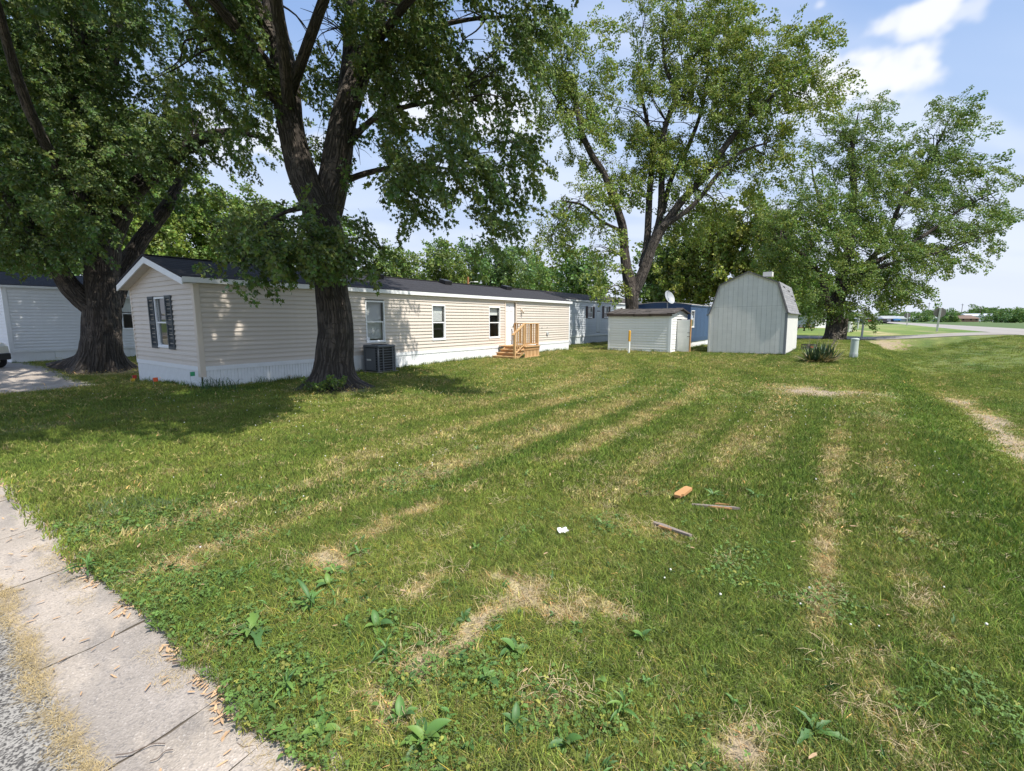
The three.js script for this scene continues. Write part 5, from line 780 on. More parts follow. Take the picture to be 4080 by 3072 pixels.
{ // golf cart parked at the left edge
  const o = thing('golf_cart', 'cream golf cart with spoked wheel parked at the left edge', 'golf cart', pq3(2.9, -22.3, H(2.9, -22.3)).add(new THREE.Vector3(-1.5, 0, 0)), TURN + Math.PI / 2 + 0.75); // local x is forward
  const cream = mat([0.68, 0.64, 0.52], 0.3), tyre = mat([0.02, 0.02, 0.021], 0.85);
  for (const x of [-0.82, 0.82]) for (const z of [-0.45, 0.45]) {
    const wv = part(o, 'wheel', (() => { const g = new THREE.TorusGeometry(0.165, 0.075, 12, 28); g.scale(1, 1, 1.25); g.translate(x, 0.235, z); return g; })(), tyre);
    const rim = []; for (let k = 0; k < 7; k++) { const a = k / 7 * 6.283; rim.push(bar([x, 0.235, z + Math.sign(z) * 0.06], [x + Math.cos(a) * 0.125, 0.235 + Math.sin(a) * 0.125, z + Math.sign(z) * 0.06], 0.03, 0.02)); } rim.push(new THREE.TorusGeometry(0.12, 0.014, 6, 24).translate(x, 0.235, z + Math.sign(z) * 0.06), new THREE.CylinderGeometry(0.12, 0.12, 0.04, 20).rotateX(Math.PI / 2).translate(x, 0.235, z)); part(wv, 'rim', merge(rim), mat([0.55, 0.55, 0.53], 0.35, { metalness: 0.6 }));
  }
  const side = poly([[-1.15, 0.42], [-1.1, 0.72], [-0.95, 0.84], [-0.3, 0.84], [-0.2, 0.4], [0.45, 0.36], [0.55, 0.62], [0.75, 0.78], [1.05, 0.66], [1.2, 0.48], [1.18, 0.36], [1.05, 0.36], [0.98, 0.5], [0.82, 0.55], [0.66, 0.5], [0.58, 0.3], [-0.56, 0.3], [-0.64, 0.5], [-0.82, 0.55], [-1.0, 0.5], [-1.05, 0.4]], 1.06); side.translate(0, 0, 0.53); part(o, 'body', side, cream);
  box(o, 'bumper', [1.16, 1.26, 0.28, 0.46, -0.45, 0.45], mBlack, 0.03); box(o, 'bumper', [-1.24, -1.14, 0.28, 0.5, -0.45, 0.45], mBlack, 0.03); box(o, 'seat', [-0.75, -0.15, 0.84, 0.96, -0.5, 0.5], mat([0.3, 0.27, 0.22], 0.6), 0.05); box(o, 'backrest', [-0.82, -0.7, 0.97, 1.3, -0.5, 0.5], mat([0.3, 0.27, 0.22], 0.6), 0.05);
  for (const [a, b] of [[[0.7, 0.7], [0.35, 1.78]], [[-0.9, 0.8], [-0.8, 1.78]]]) for (const z of [-0.48, 0.48]) part(o, 'roof_post', rod([a[0], a[1], z], [b[0], b[1], z], 0.02), mBlack);
  box(o, 'roof', [-1.0, 0.5, 1.77, 1.84, -0.58, 0.58], cream, 0.03); part(o, 'steering_wheel', new THREE.TorusGeometry(0.15, 0.014, 6, 20).rotateX(1.1).rotateY(1.57).translate(0.35, 1.05, 0.25), mBlack); for (const z of [-0.36, 0.36]) part(o, 'headlight', new THREE.SphereGeometry(0.07, 12, 8).scale(0.5, 1, 1).translate(1.13, 0.56, z), mWhite);
}
{ // utility pole with a lamp arm behind the beige home
  const b = at(1867, 1290, 60), o = thing('utility_pole', 'brown wooden utility pole with lamp arm above the dark roof', 'utility pole', b.setY(-0.2), 0); part(o, 'pole', rod([0, 0, 0], [0, 7.1, 0], 0.15, 0.13, 10), mat([0.30, 0.13, 0.055], 0.9)); part(o, 'lamp_arm', merge([rod([0, 6.3, 0], [0.35, 6.5, 0], 0.025), rod([0.35, 6.5, 0], [0.8, 6.5, 0], 0.025)]), mGalv); part(o, 'lamp_head', bg(0.75, 1.25, 6.44, 6.56, -0.1, 0.1, 0.03), mWhite2);
}
// posts and signs by the side street
const mPost = mat([0.52, 0.53, 0.5], 0.6);
for (const [px, py, topy, lb] of [[3432, 1350, 1232, 'plain white post at the near edge of the side street'], [3417, 1311, 1243, 'plain white post on the grass across the side street']]) {
  const v = onG(px, py); const t = Math.hypot(v.x, v.z) / Math.hypot(dirOf(px, py).x, dirOf(px, py).z), h = (py - topy) / FPX * t; const o = thing('white_post', lb, 'post', v, 0); o.rotation.z = -0.03; const w = px === 3432 ? 0.06 : 0.07; box(o, 'shaft', [-w, w, -0.1, h, -w, w], mPost, 0.01); box(o, 'cap', [-w - 0.015, w + 0.015, h, h + 0.03, -w - 0.015, w + 0.015], mPost);
}
function stopSign(px, t, lb, k, lean) {
  const v = at(px, 1300, t); v.y = H(...toPQ(v.x, v.z)); const o = thing('stop_sign', lb, 'stop sign', v, k); o.rotation.z = lean; const m = mat([0.2, 0.18, 0.165], 0.55);
  box(o, 'post', [-0.075, 0.075, -0.1, 2.28, -0.06, 0.06], mPost, 0.01);
  const oc = (r) => Array.from({ length: 8 }, (_, i) => [Math.cos((i + 0.5) * Math.PI / 4) * r, Math.sin((i + 0.5) * Math.PI / 4) * r]);
  const bk = part(o, 'plate', poly(oc(0.49), 0.012).translate(0, 1.82, -0.063), m); part(bk, 'face', poly(oc(0.47), 0.004).translate(0, 1.82, -0.077), mat([0.5, 0.02, 0.02], 0.4)); part(bk, 'bolt', merge([rod([0, 1.6, -0.06], [0, 1.6, 0.075], 0.02), rod([0, 2.05, -0.06], [0, 2.05, 0.075], 0.02)]), mMetal);
  return bk;
}
stopSign(3735, 46, 'stop sign seen from behind on a white post at the grass corner', -0.6, -0.03);
stopSign(3613, 84, 'farther stop sign seen from behind, leaning, partly hidden by maple leaves', -0.6, 0.05);
{ // round mown corners where the side street meets the main road: grass tips
  const v = onG(3384, 1324), o = thing('meter_pedestal', 'short white meter post beyond the side street, right of the broad trunk', 'pedestal', v, 0.3); box(o, 'box', [-0.28, 0.28, 0, 1.15, -0.12, 0.12], mPost, 0.02); box(o, 'box_door', [-0.24, 0.05, 0.4, 1.05, 0.12, 0.14], mGalv);
  const st = pq3(47.6, 0.35); st.y = H(47.6, 0.35); const s2 = thing('wooden_post', 'weathered wooden post leaning against the broad maple trunk', 'post', (() => { const a = at(3362, 1352, 38.2); a.y = H(...toPQ(a.x, a.z)); return a; })(), 0.2); part(s2, 'stump', limbGeo([[new THREE.Vector3(0, -0.1, 0), 0.2], [new THREE.Vector3(0.02, 0.8, 0), 0.18], [new THREE.Vector3(0.05, 1.7, 0), 0.16], [new THREE.Vector3(0.05, 1.72, 0), 0.01]], 14, 4, 0.05), mBark);
}
{ // picnic table in the far yard
  const v = at(3204, 1318, 60); v.y = H(...toPQ(v.x, v.z)); const o = thing('picnic_table', 'wooden picnic table on the far lawn left of the broad maple', 'picnic table', v, 0.3); for (let k = 0; k < 5; k++) box(o, 'top_board', [-0.75, 0.75, 0.72, 0.76, -0.38 + k * 0.155, -0.235 + k * 0.155], mWood); for (const z of [-0.75, 0.75]) box(o, 'bench_board', [-0.75, 0.75, 0.43, 0.47, z - 0.13, z + 0.13], mWoodDark); for (const x of [-0.55, 0.55]) { part(o, 'leg', merge([bar([x, 0, -0.6], [x, 0.72, -0.2], 0.05, 0.1), bar([x, 0, 0.6], [x, 0.72, 0.2], 0.05, 0.1)]), mDark); box(o, 'brace', [x - 0.03, x + 0.03, 0.36, 0.43, -0.85, 0.85], mDark); }
}
// far homes glimpsed under the maple
for (const [px, t, w, h, c, lb, rc] of [[3160, 95, 6, 3.2, [0.62, 0.64, 0.66], 'far pale home glimpsed past the barn shed\'s right edge', [0.1, 0.1, 0.11]], [3268, 85, 7, 2.7, [0.66, 0.67, 0.68], 'far white trailer glimpsed behind the broad maple trunk', [0.3, 0.3, 0.3]]]) {
  const v = at(px, 1300, t); v.y = 0.2; const o = thing('far_home', lb, 'house', v, 0.3), m = mat(c, 0.6); box(o, 'wall', [-w / 2, w / 2, -0.3, h - 0.5, -2, 2], m); const r = part(o, 'roof', poly([[-w / 2 - 0.2, h - 0.5], [w / 2 + 0.2, h - 0.5], [w / 2 + 0.1, h], [-w / 2 - 0.1, h]], 4.4).translate(0, 0, 2.2), mat(rc, 0.9)); for (const x of [-w / 4, w / 4]) box(o, 'window', [x - 0.4, x + 0.4, 1, 1.9, 2, 2.03], mDark); box(o, 'door', [-0.4, 0.4, 0, 1.9, 2, 2.03], mGalv);
}
// far side of the main road: sheds, shop, canopies, cars
{
  const far = (name, label, cat, px, t, turn) => { const v = at(px, 1278, t); v.y = 0.45; return thing(name, label, cat, v, turn); };
  { const o = far('metal_building', 'long white metal building with dark doorway on the far horizon', 'building', 3910, 300, -0.35), m = mat([0.6, 0.62, 0.65], 0.5); box(o, 'wall', [-10, 10, 0, 3.6, -6, 6], m); part(o, 'roof', poly([[-6.4, 3.5], [6.4, 3.5], [0, 5.0]], 20.4).translate(0, 0, 10.2).rotateY(Math.PI / 2), mat([0.5, 0.53, 0.58], 0.45)); box(o, 'doorway', [-1.5, 2.6, 0, 3.0, 6, 6.06], mDark); for (const x of [-7.5, -5]) box(o, 'window', [x, x + 1, 1.2, 2.2, 6, 6.05], mDark); for (let x = -10; x <= 10; x += 2.5) box(o, 'wall_rib', [x - 0.04, x + 0.04, 0, 3.5, 6, 6.05], m); }
  { const o = far('brown_building', 'low brown-roofed building right of the stop sign', 'building', 3822, 260, -0.2); box(o, 'wall', [-6.5, 6.5, 0, 1.9, -4, 4], mat([0.26, 0.15, 0.11], 0.8)); part(o, 'roof', (() => { const g = new THREE.CylinderGeometry(4.6, 8.6, 1.9, 4, 1); g.rotateY(Math.PI / 4); g.scale(1.15, 1, 0.75); g.translate(0, 2.7, 0); return g; })(), mat([0.15, 0.105, 0.08], 0.9)); for (const x of [-4, -1, 2.5, 5]) box(o, 'window', [x, x + 0.8, 0.8, 1.6, 4, 4.05], mDark); }
  for (const [px, t, w, lb, c] of [[3518, 230, 10, 'white-roofed far stall nearest the broad maple', [0.70, 0.72, 0.75]], [3610, 250, 13, 'white-roofed far market hall behind the leaning sign', [0.74, 0.76, 0.8]], [3690, 260, 10, 'white-roofed far hall just left of the stop sign', [0.70, 0.72, 0.74]], [3460, 220, 8, 'grey far shop beside the broad maple\'s lowest leaves', [0.4, 0.42, 0.46]]]) { const o = far('market_hall', lb, 'building', px, t, -0.2); box(o, 'wall', [-w / 2, w / 2, 0, 1.7, -3, 3], mat([0.34, 0.37, 0.44], 0.7)); part(o, 'roof', poly([[-w / 2 - 0.6, 1.7], [w / 2 + 0.6, 1.7], [w / 2 - 1.5, 3.0], [-w / 2 + 1.5, 3.0]], 7).translate(0, 0, 3.5), mat(c, 0.4)); for (let k = 0; k < 3; k++) box(o, 'doorway', [-w / 2 + 1 + k * w / 3.4, -w / 2 + 2.2 + k * w / 3.4, 0.1, 1.4, 3, 3.05], mDark); box(o, 'awning', [w / 2 - 2.4, w / 2 + 0.4, 0.9, 1.5, 3.06, 4.2], mat([0.06, 0.22, 0.5], 0.6)); }
  const car = (px, t, c, lb) => { const o = far('parked_car', lb, 'car', px, t, 0.2); o.position.y = 0.55; part(o, 'body', poly([[-2.1, 0.3], [2.1, 0.3], [2.15, 0.75], [1.3, 0.85], [0.7, 1.35], [-1.1, 1.4], [-1.8, 0.95], [-2.15, 0.8]], 1.7).translate(0, 0, 0.85), mat(c, 0.3)); part(o, 'window', poly([[-1.6, 0.95], [1.1, 0.9], [0.65, 1.28], [-1.05, 1.32]], 1.74).translate(0, 0, 0.87), mBlack); for (const x of [-1.3, 1.3]) part(o, 'wheel', new THREE.CylinderGeometry(0.33, 0.33, 1.76, 14).rotateX(Math.PI / 2).translate(x, 0.33, 0), mBlack); };
  car(3508, 150, [0.03, 0.03, 0.035], 'black car parked on the far road left of the leaning sign'); car(3470, 190, [0.35, 0.03, 0.04], 'dark red car parked before the grey far shop'); car(3655, 210, [0.5, 0.52, 0.55], 'silver car parked before the far market hall'); car(4043, 250, [0.7, 0.5, 0.03], 'yellow vehicle at the far right horizon');
  for (const [px, t, h, lb] of [[3695, 330, 13, 'distant power pole left of the stop sign'], [3827, 340, 12.5, 'distant power pole above the brown-roofed building'], [3900, 330, 10, 'distant power pole before the white metal building']]) { const o = far('power_pole', lb, 'utility pole', px, t, 0); part(o, 'pole', rod([0, 0, 0], [0, h, 0], 0.2, 0.15, 6), mat([0.14, 0.11, 0.09], 0.9)); box(o, 'crossarm', [-1.1, 1.1, h - 0.9, h - 0.7, -0.08, 0.08], mDark); }
}
const FT = [[3540, 1245, 380, 130, 'hazy far tree row behind the white-roofed stalls'], [3640, 1250, 360, 120, 'hazy far tree behind the market hall'], [3715, 1234, 330, 110, 'far tree just left of the stop sign plate'], [3768, 1242, 170, 80, 'bushy tree just right of the stop sign post'], [3665, 1256, 190, 60, 'round bush before the far white hall'], [3820, 1244, 330, 110, 'far tree above the brown roof'], [3890, 1224, 350, 90, 'tall far tree above the white metal building'], [3935, 1228, 360, 80, 'second far tree above the white metal building'], [4005, 1236, 210, 140, 'dark bushy tree right of the white metal building'], [4065, 1236, 260, 110, 'far tree at the right picture edge'], [3970, 1242, 380, 120, 'low far tree between the metal building and the bushy tree'], [3450, 1250, 360, 110, 'far tree under the broad maple\'s right side'], [3360, 1245, 330, 120, 'far tree right of the broad trunk']];
FT.forEach(([px, top, t, w, lb], i) => backTree(lb, px, top, t, w, { seed: 900 + i * 5, tint: [0.8, 0.95, 0.85], bottom: 1275, name: 'far_tree', per: 22, gap: 0.2, scale: 1.6 + t * 0.004 }));

// ---------------------------------------------------------------- grass, clover, clippings, weeds
function scatter(name, geos, m, n, place, parent = scene) { // place(k) -> [Matrix4, colour] or null
  const lists = geos.map(() => [[], []]);
  for (let k = 0; k < n; k++) { const r = place(k); if (!r) continue; const l = lists[k % geos.length]; l[0].push(...r[0].elements); l[1].push(...r[1]); }
  geos.forEach((g, i) => { const c = lists[i][0].length / 16; if (!c) return; const im = new THREE.InstancedMesh(g, m, c); im.instanceMatrix.array.set(lists[i][0]); im.instanceColor = new THREE.InstancedBufferAttribute(new Float32Array(lists[i][1]), 3); im.name = numbered(name); im.castShadow = im.receiveShadow = true; scene.add(im); im.userData.kind = 'stuff'; tag(im, STUFF[name] ?? name, name.split('_').slice(-1)[0]); scatter.n = (scatter.n ?? 0) + c; });
}
const STUFF = { lawn_grass: 'short mown green and straw coloured grass over the whole lawn', clover_leaves: 'low clover and creeping weed leaves in the near grass', grass_clippings: 'dry straw coloured grass clippings lying on lawn and concrete', clover_flowers: 'tiny white clover flower heads dotted over the lawn', maple_seeds: 'tan fallen maple seeds along the concrete edge', low_weeds: 'mixed low leafy weeds tangled in the foreground turf', tall_grass: 'uncut grass fringe along walls, trunk and shed bases' };
function tuft(n, R, h, w, seed, flat = 0.6, segs = 2) {
  reseed(seed); const pos = [], col = [], idx = [];
  for (let k = 0; k < n; k++) {
    const a = rr(0, 6.283), r = R * Math.sqrt(rnd()), x = Math.cos(a) * r, z = Math.sin(a) * r, d = rr(0, 6.283), lean = rr(0.1, 1) * flat, H0 = h * rr(0.5, 1.15), ww = w * rr(0.6, 1.3), b = pos.length / 3, f = rr(0, 6.283), v = rr(0.72, 1.28), ye = rnd() < 0.16 ? 1.5 : 1;
    const cx = Math.cos(f) * ww, cz = Math.sin(f) * ww;
    for (let s = 0; s <= segs; s++) { const t = s / segs, o = lean * H0 * t * t * 1.3, y = H0 * t * (1 - 0.35 * lean * t), kx = x + Math.cos(d) * o, kz = z + Math.sin(d) * o; if (s < segs) { const q = 1 - 0.35 * t; pos.push(kx - cx * q, y, kz - cz * q, kx + cx * q, y, kz + cz * q); col.push(v * ye, v, v * 0.9, v * ye, v, v * 0.9); } else { pos.push(kx, y, kz); col.push(v * ye * 1.1, v, v); } }
    for (let s = 0; s < segs - 1; s++) { const q = b + s * 2; idx.push(q, q + 1, q + 2, q + 1, q + 3, q + 2); } const q = b + (segs - 1) * 2; idx.push(q, q + 1, q + 2);
  }
  const g = new THREE.BufferGeometry(); g.setAttribute('position', new THREE.Float32BufferAttribute(pos, 3)); g.setAttribute('color', new THREE.Float32BufferAttribute(col, 3)); g.setIndex(idx); g.computeVertexNormals(); return g;
}
const mGrass = phys([1, 1, 1], 0.9, { vertexColors: true, transmission: 0.3, thickness: 0, side: THREE.DoubleSide, specularIntensity: 0.5 });
const blocked = (p, q) => (p > 4.75 && p < 22.75 && q < -12.3 && q > -16.6) || (p > 1.1 && p < 3.85 && q < -15.4 && q > -33) || (p > 23 && p < 25.9 && q > -10.4 && q < -7) || (p > 24.3 && p < 29.7 && q > -5.7 && q < -2.3) || (p > 15.5 && p < 17.6 && q < -10.9 && q > -12.4) || (p > 3.5 && q < -25.3);
const edgeP = (q) => P0 + (fbm(q * 2.2, 5, 3) - 0.5) * 0.14 + (fbm(q * 9, 2, 2) - 0.5) * 0.05;
function ringPoint(r0, r1, spread) { const r = Math.sqrt(mix(r0 * r0, r1 * r1, rnd())), a = rr(-spread, spread); return [Math.sin(a) * r, -Math.cos(a) * r]; }
const M4 = new THREE.Matrix4(), Q4 = new THREE.Quaternion(), E4 = new THREE.Euler();
function setM(x, y, z, ry, tilt, sx, sy = sx) { E4.set(rr(-tilt, tilt), ry, rr(-tilt, tilt)); Q4.setFromEuler(E4); return M4.compose(new THREE.Vector3(x, y, z), Q4, new THREE.Vector3(sx, sy, sx)).clone(); }
function grassRing(n, r0, r1, spread, geos, hs, bareSkip) {
  scatter('lawn_grass', geos, mGrass, n, () => {
    const [x, z] = ringPoint(r0, r1, spread), [p, q] = toPQ(x, z); if (p < edgeP(q) + 0.01 || p > 48 || q > 9.5 || blocked(p, q)) return null;
    const [d, b, l, f] = turf(p, q); if (rnd() < b * bareSkip * 1.15) return null;
    const dry = rnd() < d * d * 0.9 + d * 0.15 + 0.02; const v = rr(0.5, 1.4); let c = dry ? mix3(STRAW, [0.27, 0.27, 0.08], rnd() * (1.1 - 0.6 * d)) : mix3(mix3(GREEN, LUSH, Math.min(1, l * rr(0.6, 1.4))), [0.24, 0.24, 0.06], Math.min(0.7, d * rr(0, 1.2))); if (!dry && rnd() < 0.15) c = [0.17, 0.21, 0.045];
    const s = hs * rr(0.7, 1.3) * (dry ? 0.75 : 0.85 + 0.3 * l) * (1 - 0.4 * b);
    return [setM(x, H(p, q) - 0.006, z, rr(0, 6.28), dry ? 0.5 : 0.15, rr(0.8, 1.25), s), [c[0] * v * 1.35, c[1] * v * 1.35, c[2] * v * 1.35]];
  });
}
reseed(31337);
const tn = [tuft(10, 0.035, 0.062, 0.0019, 1, 0.8), tuft(9, 0.04, 0.055, 0.0022, 2, 1.0), tuft(8, 0.03, 0.07, 0.0017, 3, 0.7)];
const tm = [tuft(26, 0.11, 0.062, 0.0036, 4, 0.8, 2), tuft(24, 0.12, 0.055, 0.004, 5, 1.0, 2)];
const tf = [tuft(52, 0.27, 0.065, 0.0055, 6, 0.8, 1), tuft(48, 0.29, 0.06, 0.006, 7, 1.0, 1)];
reseed(11); grassRing(46000, 1.1, 4.2, 1.0, tn, 1, 0.9);
reseed(12); grassRing(42000, 4.0, 9.5, 0.95, tm, 1, 0.85);
reseed(13); grassRing(52000, 9.3, 27, 0.92, tf, 1, 0.8);
reseed(14); grassRing(26000, 27, 46, 0.88, tf, 1.3, 0.8);
// clover and creeping leaves: three leaflets on a stalk
{
  const trefoil = (s, r) => { const pos = [], idx = []; for (let k = 0; k < 3; k++) { const a = k * 2.094 + r, b = pos.length / 3, ca = Math.cos(a), sa = Math.sin(a); for (const [u, v, y] of [[0, 0, 0], [0.5, 0.42, 0.12], [0.95, 0.3, 0.05], [1, 0, 0], [0.95, -0.3, 0.05], [0.5, -0.42, 0.12]]) pos.push((u * ca - v * sa) * s, 0.03 + y * s, (u * sa + v * ca) * s); for (let j = 1; j < 5; j++) idx.push(b, b + j + 1, b + j); } const g = new THREE.BufferGeometry(); g.setAttribute('position', new THREE.Float32BufferAttribute(pos, 3)); g.setIndex(idx); g.computeVertexNormals(); return g; };
  const broad = (() => { const pos = [0, 0.01, 0, 0.012, 0.03, 0.013, 0.035, 0.034, 0.011, 0.05, 0.022, 0, 0.035, 0.034, -0.011, 0.012, 0.03, -0.013].map((v) => v * 0.55); const g = new THREE.BufferGeometry(); g.setAttribute('position', new THREE.Float32BufferAttribute(pos, 3)); g.setIndex([0, 1, 5, 1, 2, 5, 2, 4, 5, 2, 3, 4]); g.computeVertexNormals(); return g; })();
  const mC = phys([1, 1, 1], 0.75, { transmission: 0.25, thickness: 0, side: THREE.DoubleSide, specularIntensity: 0.7 });
  const cover = (p, q) => { const n = fbm(p * 1.6 + 21, q * 1.6 + 5, 3); const m = fbm(p * 4 + 2, q * 4 + 77, 2); return Math.min(1, Math.max(0.55 * ss(0.55, 0.7, n) * (1 - ss(2.5, 5, p)), ss(2.0, 1.1, p) * 0.9 * ss(0.34, 0.5, n + 0.1)) * (0.08 + 1.2 * ss(0.40, 0.62, m))); };
  reseed(15);
  scatter('clover_leaves', [trefoil(0.010, 0), trefoil(0.012, 1), broad], mC, 110000, () => { const [x, z] = ringPoint(1.1, 5.0, 1.0), [p, q] = toPQ(x, z); if (p < edgeP(q) - 0.01 || q > 9) return null; const b = turf(p, q)[1]; if (rnd() > cover(p, q) * (1 - b * 0.8)) return null; const v = rr(0.7, 1.35), y = rnd() < 0.1; return [setM(x, H(p, q) + rr(-0.005, 0.035), z, rr(0, 6.28), 0.6, rr(0.55, 1.15) * (rnd() < 0.06 ? 1.5 : 1)), y ? [0.26 * v, 0.27 * v, 0.05 * v] : [0.10 * v, 0.185 * v, 0.035 * v]]; });
  const head = new THREE.IcosahedronGeometry(0.005, 1);
  reseed(16);
  scatter('clover_flowers', [head], mat([1, 1, 1], 0.8), 900, () => { const [x, z] = ringPoint(2.6, 17, 0.9), [p, q] = toPQ(x, z); if (p < 1 || q > 2 || blocked(p, q)) return null; if (fbm(p * 0.5 + 5, q * 0.5 + 44, 3) < 0.5) return null; return [setM(x, H(p, q) + 0.055, z, 0, 0, rr(0.8, 1.5)), [0.72, 0.70, 0.64]]; });
}
// dry clippings on bare patches, along the concrete edge and in the seam to the asphalt
{
  const bundle = (n, R, seed) => { reseed(seed); const gs = []; for (let k = 0; k < n; k++) { const a = rr(0, 6.28), x = rr(-R, R), z = rr(-R, R), l = rr(0.03, 0.085), w = rr(0.0005, 0.0011), y = rr(0.001, 0.010), y2 = y + rr(-0.008, 0.014), c = Math.cos(a), s = Math.sin(a); const g = new THREE.BufferGeometry(); g.setAttribute('position', new THREE.Float32BufferAttribute([x - s * w, y, z + c * w, x + s * w, y, z - c * w, x + c * l * 0.5 + s * w, Math.max(y, y2) + 0.004, z + s * l * 0.5 - c * w, x + c * l * 0.5 - s * w, Math.max(y, y2) + 0.004, z + s * l * 0.5 + c * w, x + c * l, Math.max(0.001, y2), z + s * l], 3)); g.setIndex([0, 1, 2, 0, 2, 3, 3, 2, 4]); g.computeVertexNormals(); gs.push(g); } return mergeGeometries(gs); };
  const mS = mat([1, 1, 1], 0.85, { side: THREE.DoubleSide }), gs = [bundle(26, 0.06, 41), bundle(22, 0.07, 42)];
  reseed(17);
  scatter('grass_clippings', gs, mS, 9000, () => { const [x, z] = ringPoint(1.1, 7, 1.0), [p, q] = toPQ(x, z); if (p < P0) return null; const t = turf(p, q); if (rnd() > (t[0] > 0.45 ? t[0] * 0.75 : 0.05)) return null; const v = rr(0.75, 1.2); return [setM(x, H(p, q) + rr(0.0, t[1] > 0.4 ? 0.012 : 0.035), z, rr(0, 6.28), 0.25, rr(0.7, 1.3)), [0.43 * v, 0.335 * v, 0.20 * v]]; });
  reseed(18);
  scatter('grass_clippings', gs, mS, 1500, () => { const q = rr(-7, 0.5); const w = rnd(); let p, y; if (w < 0.62) { p = 0.355 + rr(-0.03, 0.03) * rnd() + (vn(q * 3, 3) - 0.5) * 0.07 + (rnd() < 0.2 ? rr(-0.06, 0.06) : 0); y = -0.036; if (vn(q * 2.3 + 9, 1) < 0.3) return null; } else { p = 0.70 + rr(-0.10, 0.10); y = -0.022; if (vn(q * 1.6 + 3, p * 9) < 0.5) return null; } const v = rr(0.75, 1.2), P = pq3(p, q, y); return [setM(P.x, P.y, P.z, rr(0, 6.28), 0.05, rr(0.4, 0.8)), [0.44 * v, 0.335 * v, 0.165 * v]]; });
  // maple seeds: a nut with a papery wing
  const seedG = (() => { const pos = [0, 0.003, 0, 0.008, 0.006, 0.004, 0.04, 0.004, 0.009, 0.05, 0.002, 0.002, 0.035, 0.003, -0.003, 0.008, 0.005, -0.004]; const g = new THREE.BufferGeometry(); g.setAttribute('position', new THREE.Float32BufferAttribute(pos, 3)); g.setIndex([0, 1, 5, 1, 2, 5, 2, 4, 5, 2, 3, 4]); g.computeVertexNormals(); return g; })();
  reseed(19);
  scatter('maple_seeds', [seedG], mS, 1100, () => { const q = rr(-7, 0.3), on = rnd(); let p = edgeP(q) + (on < 0.75 ? -Math.abs(rr(-0.07, 0.05)) + 0.01 : rr(-0.4, 0.0)); if (on >= 0.75 && rnd() < 0.72) return null; if (on < 0.75 && vn(q * 5 + 2, 8) < 0.36) return null; const P = pq3(p, q, p > 0.79 ? 0.0 : -0.04 + 0.03 * ss(0.45, 0.9, p) + 0.004), v = rr(0.7, 1.2); return [setM(P.x, P.y + rr(0, 0.008), P.z, rr(0, 6.28), 0.25, rr(0.55, 1.0)), [0.50 * v, 0.325 * v, 0.185 * v]]; });
  reseed(20);
  scatter('maple_seeds', [seedG], mS, 150, () => { const [x, z] = ringPoint(1.5, 8, 0.95), [p, q] = toPQ(x, z); if (p < 1) return null; return [setM(x, H(p, q) + 0.05, z, rr(0, 6.28), 0.4, rr(0.6, 1.1)), [0.44, 0.29, 0.17]]; });
}
// taller fringe along walls and trunks
{
  const tt = [tuft(22, 0.09, 0.16, 0.005, 51, 0.7, 2), tuft(18, 0.1, 0.20, 0.006, 52, 0.9, 2)]; reseed(21);
  const lines = [[4.85, -12.28, 22.7, -12.28, 300], [4.7, -12.4, 4.7, -16.5, 50], [23.0, -10.3, 23.0, -7.0, 60], [23.1, -7.0, 25.8, -7.0, 30], [24.33, -5.6, 24.33, -2.35, 40], [24.4, -2.28, 29.6, -2.28, 60], [27.5, -7.3, 33, -7.3, 60], [22.9, -14.4, 30, -14.4, 60], [3.4, -25.2, 9, -25.2, 60], [15.5, -10.85, 17.5, -10.85, 22]];
  const spots = lines.flatMap(([a, b, c, d, n]) => Array.from({ length: n }, () => { const t = rnd(); return [mix(a, c, t) + rr(-0.05, 0.05), mix(b, d, t) + rr(-0.04, 0.10)]; })); for (let k = 0; k < 80; k++) { const a = rr(0, 6.28), r = rr(0.6, 1.0); spots.push([6.65 + Math.cos(a) * r, -9.86 + Math.sin(a) * r]); } for (let k = 0; k < 60; k++) { const a = rr(0, 6.28); spots.push([21.2 + Math.cos(a) * 0.5, -0.9 + Math.sin(a) * 0.6]); }
  scatter('tall_grass', tt, mGrass, spots.length, (k) => { const [p, q] = spots[k], P = pq3(p, q, H(p, q) - 0.01), v = rr(0.7, 1.2), n = vn(p * 1.3, q * 1.3 + 7); if (n < 0.25) return null; return [setM(P.x, P.y, P.z, rr(0, 6.28), 0.2, rr(0.7, 1.2), rr(0.35, 1.1) * (0.5 + n)), [0.105 * v, 0.185 * v, 0.04 * v]]; });
}
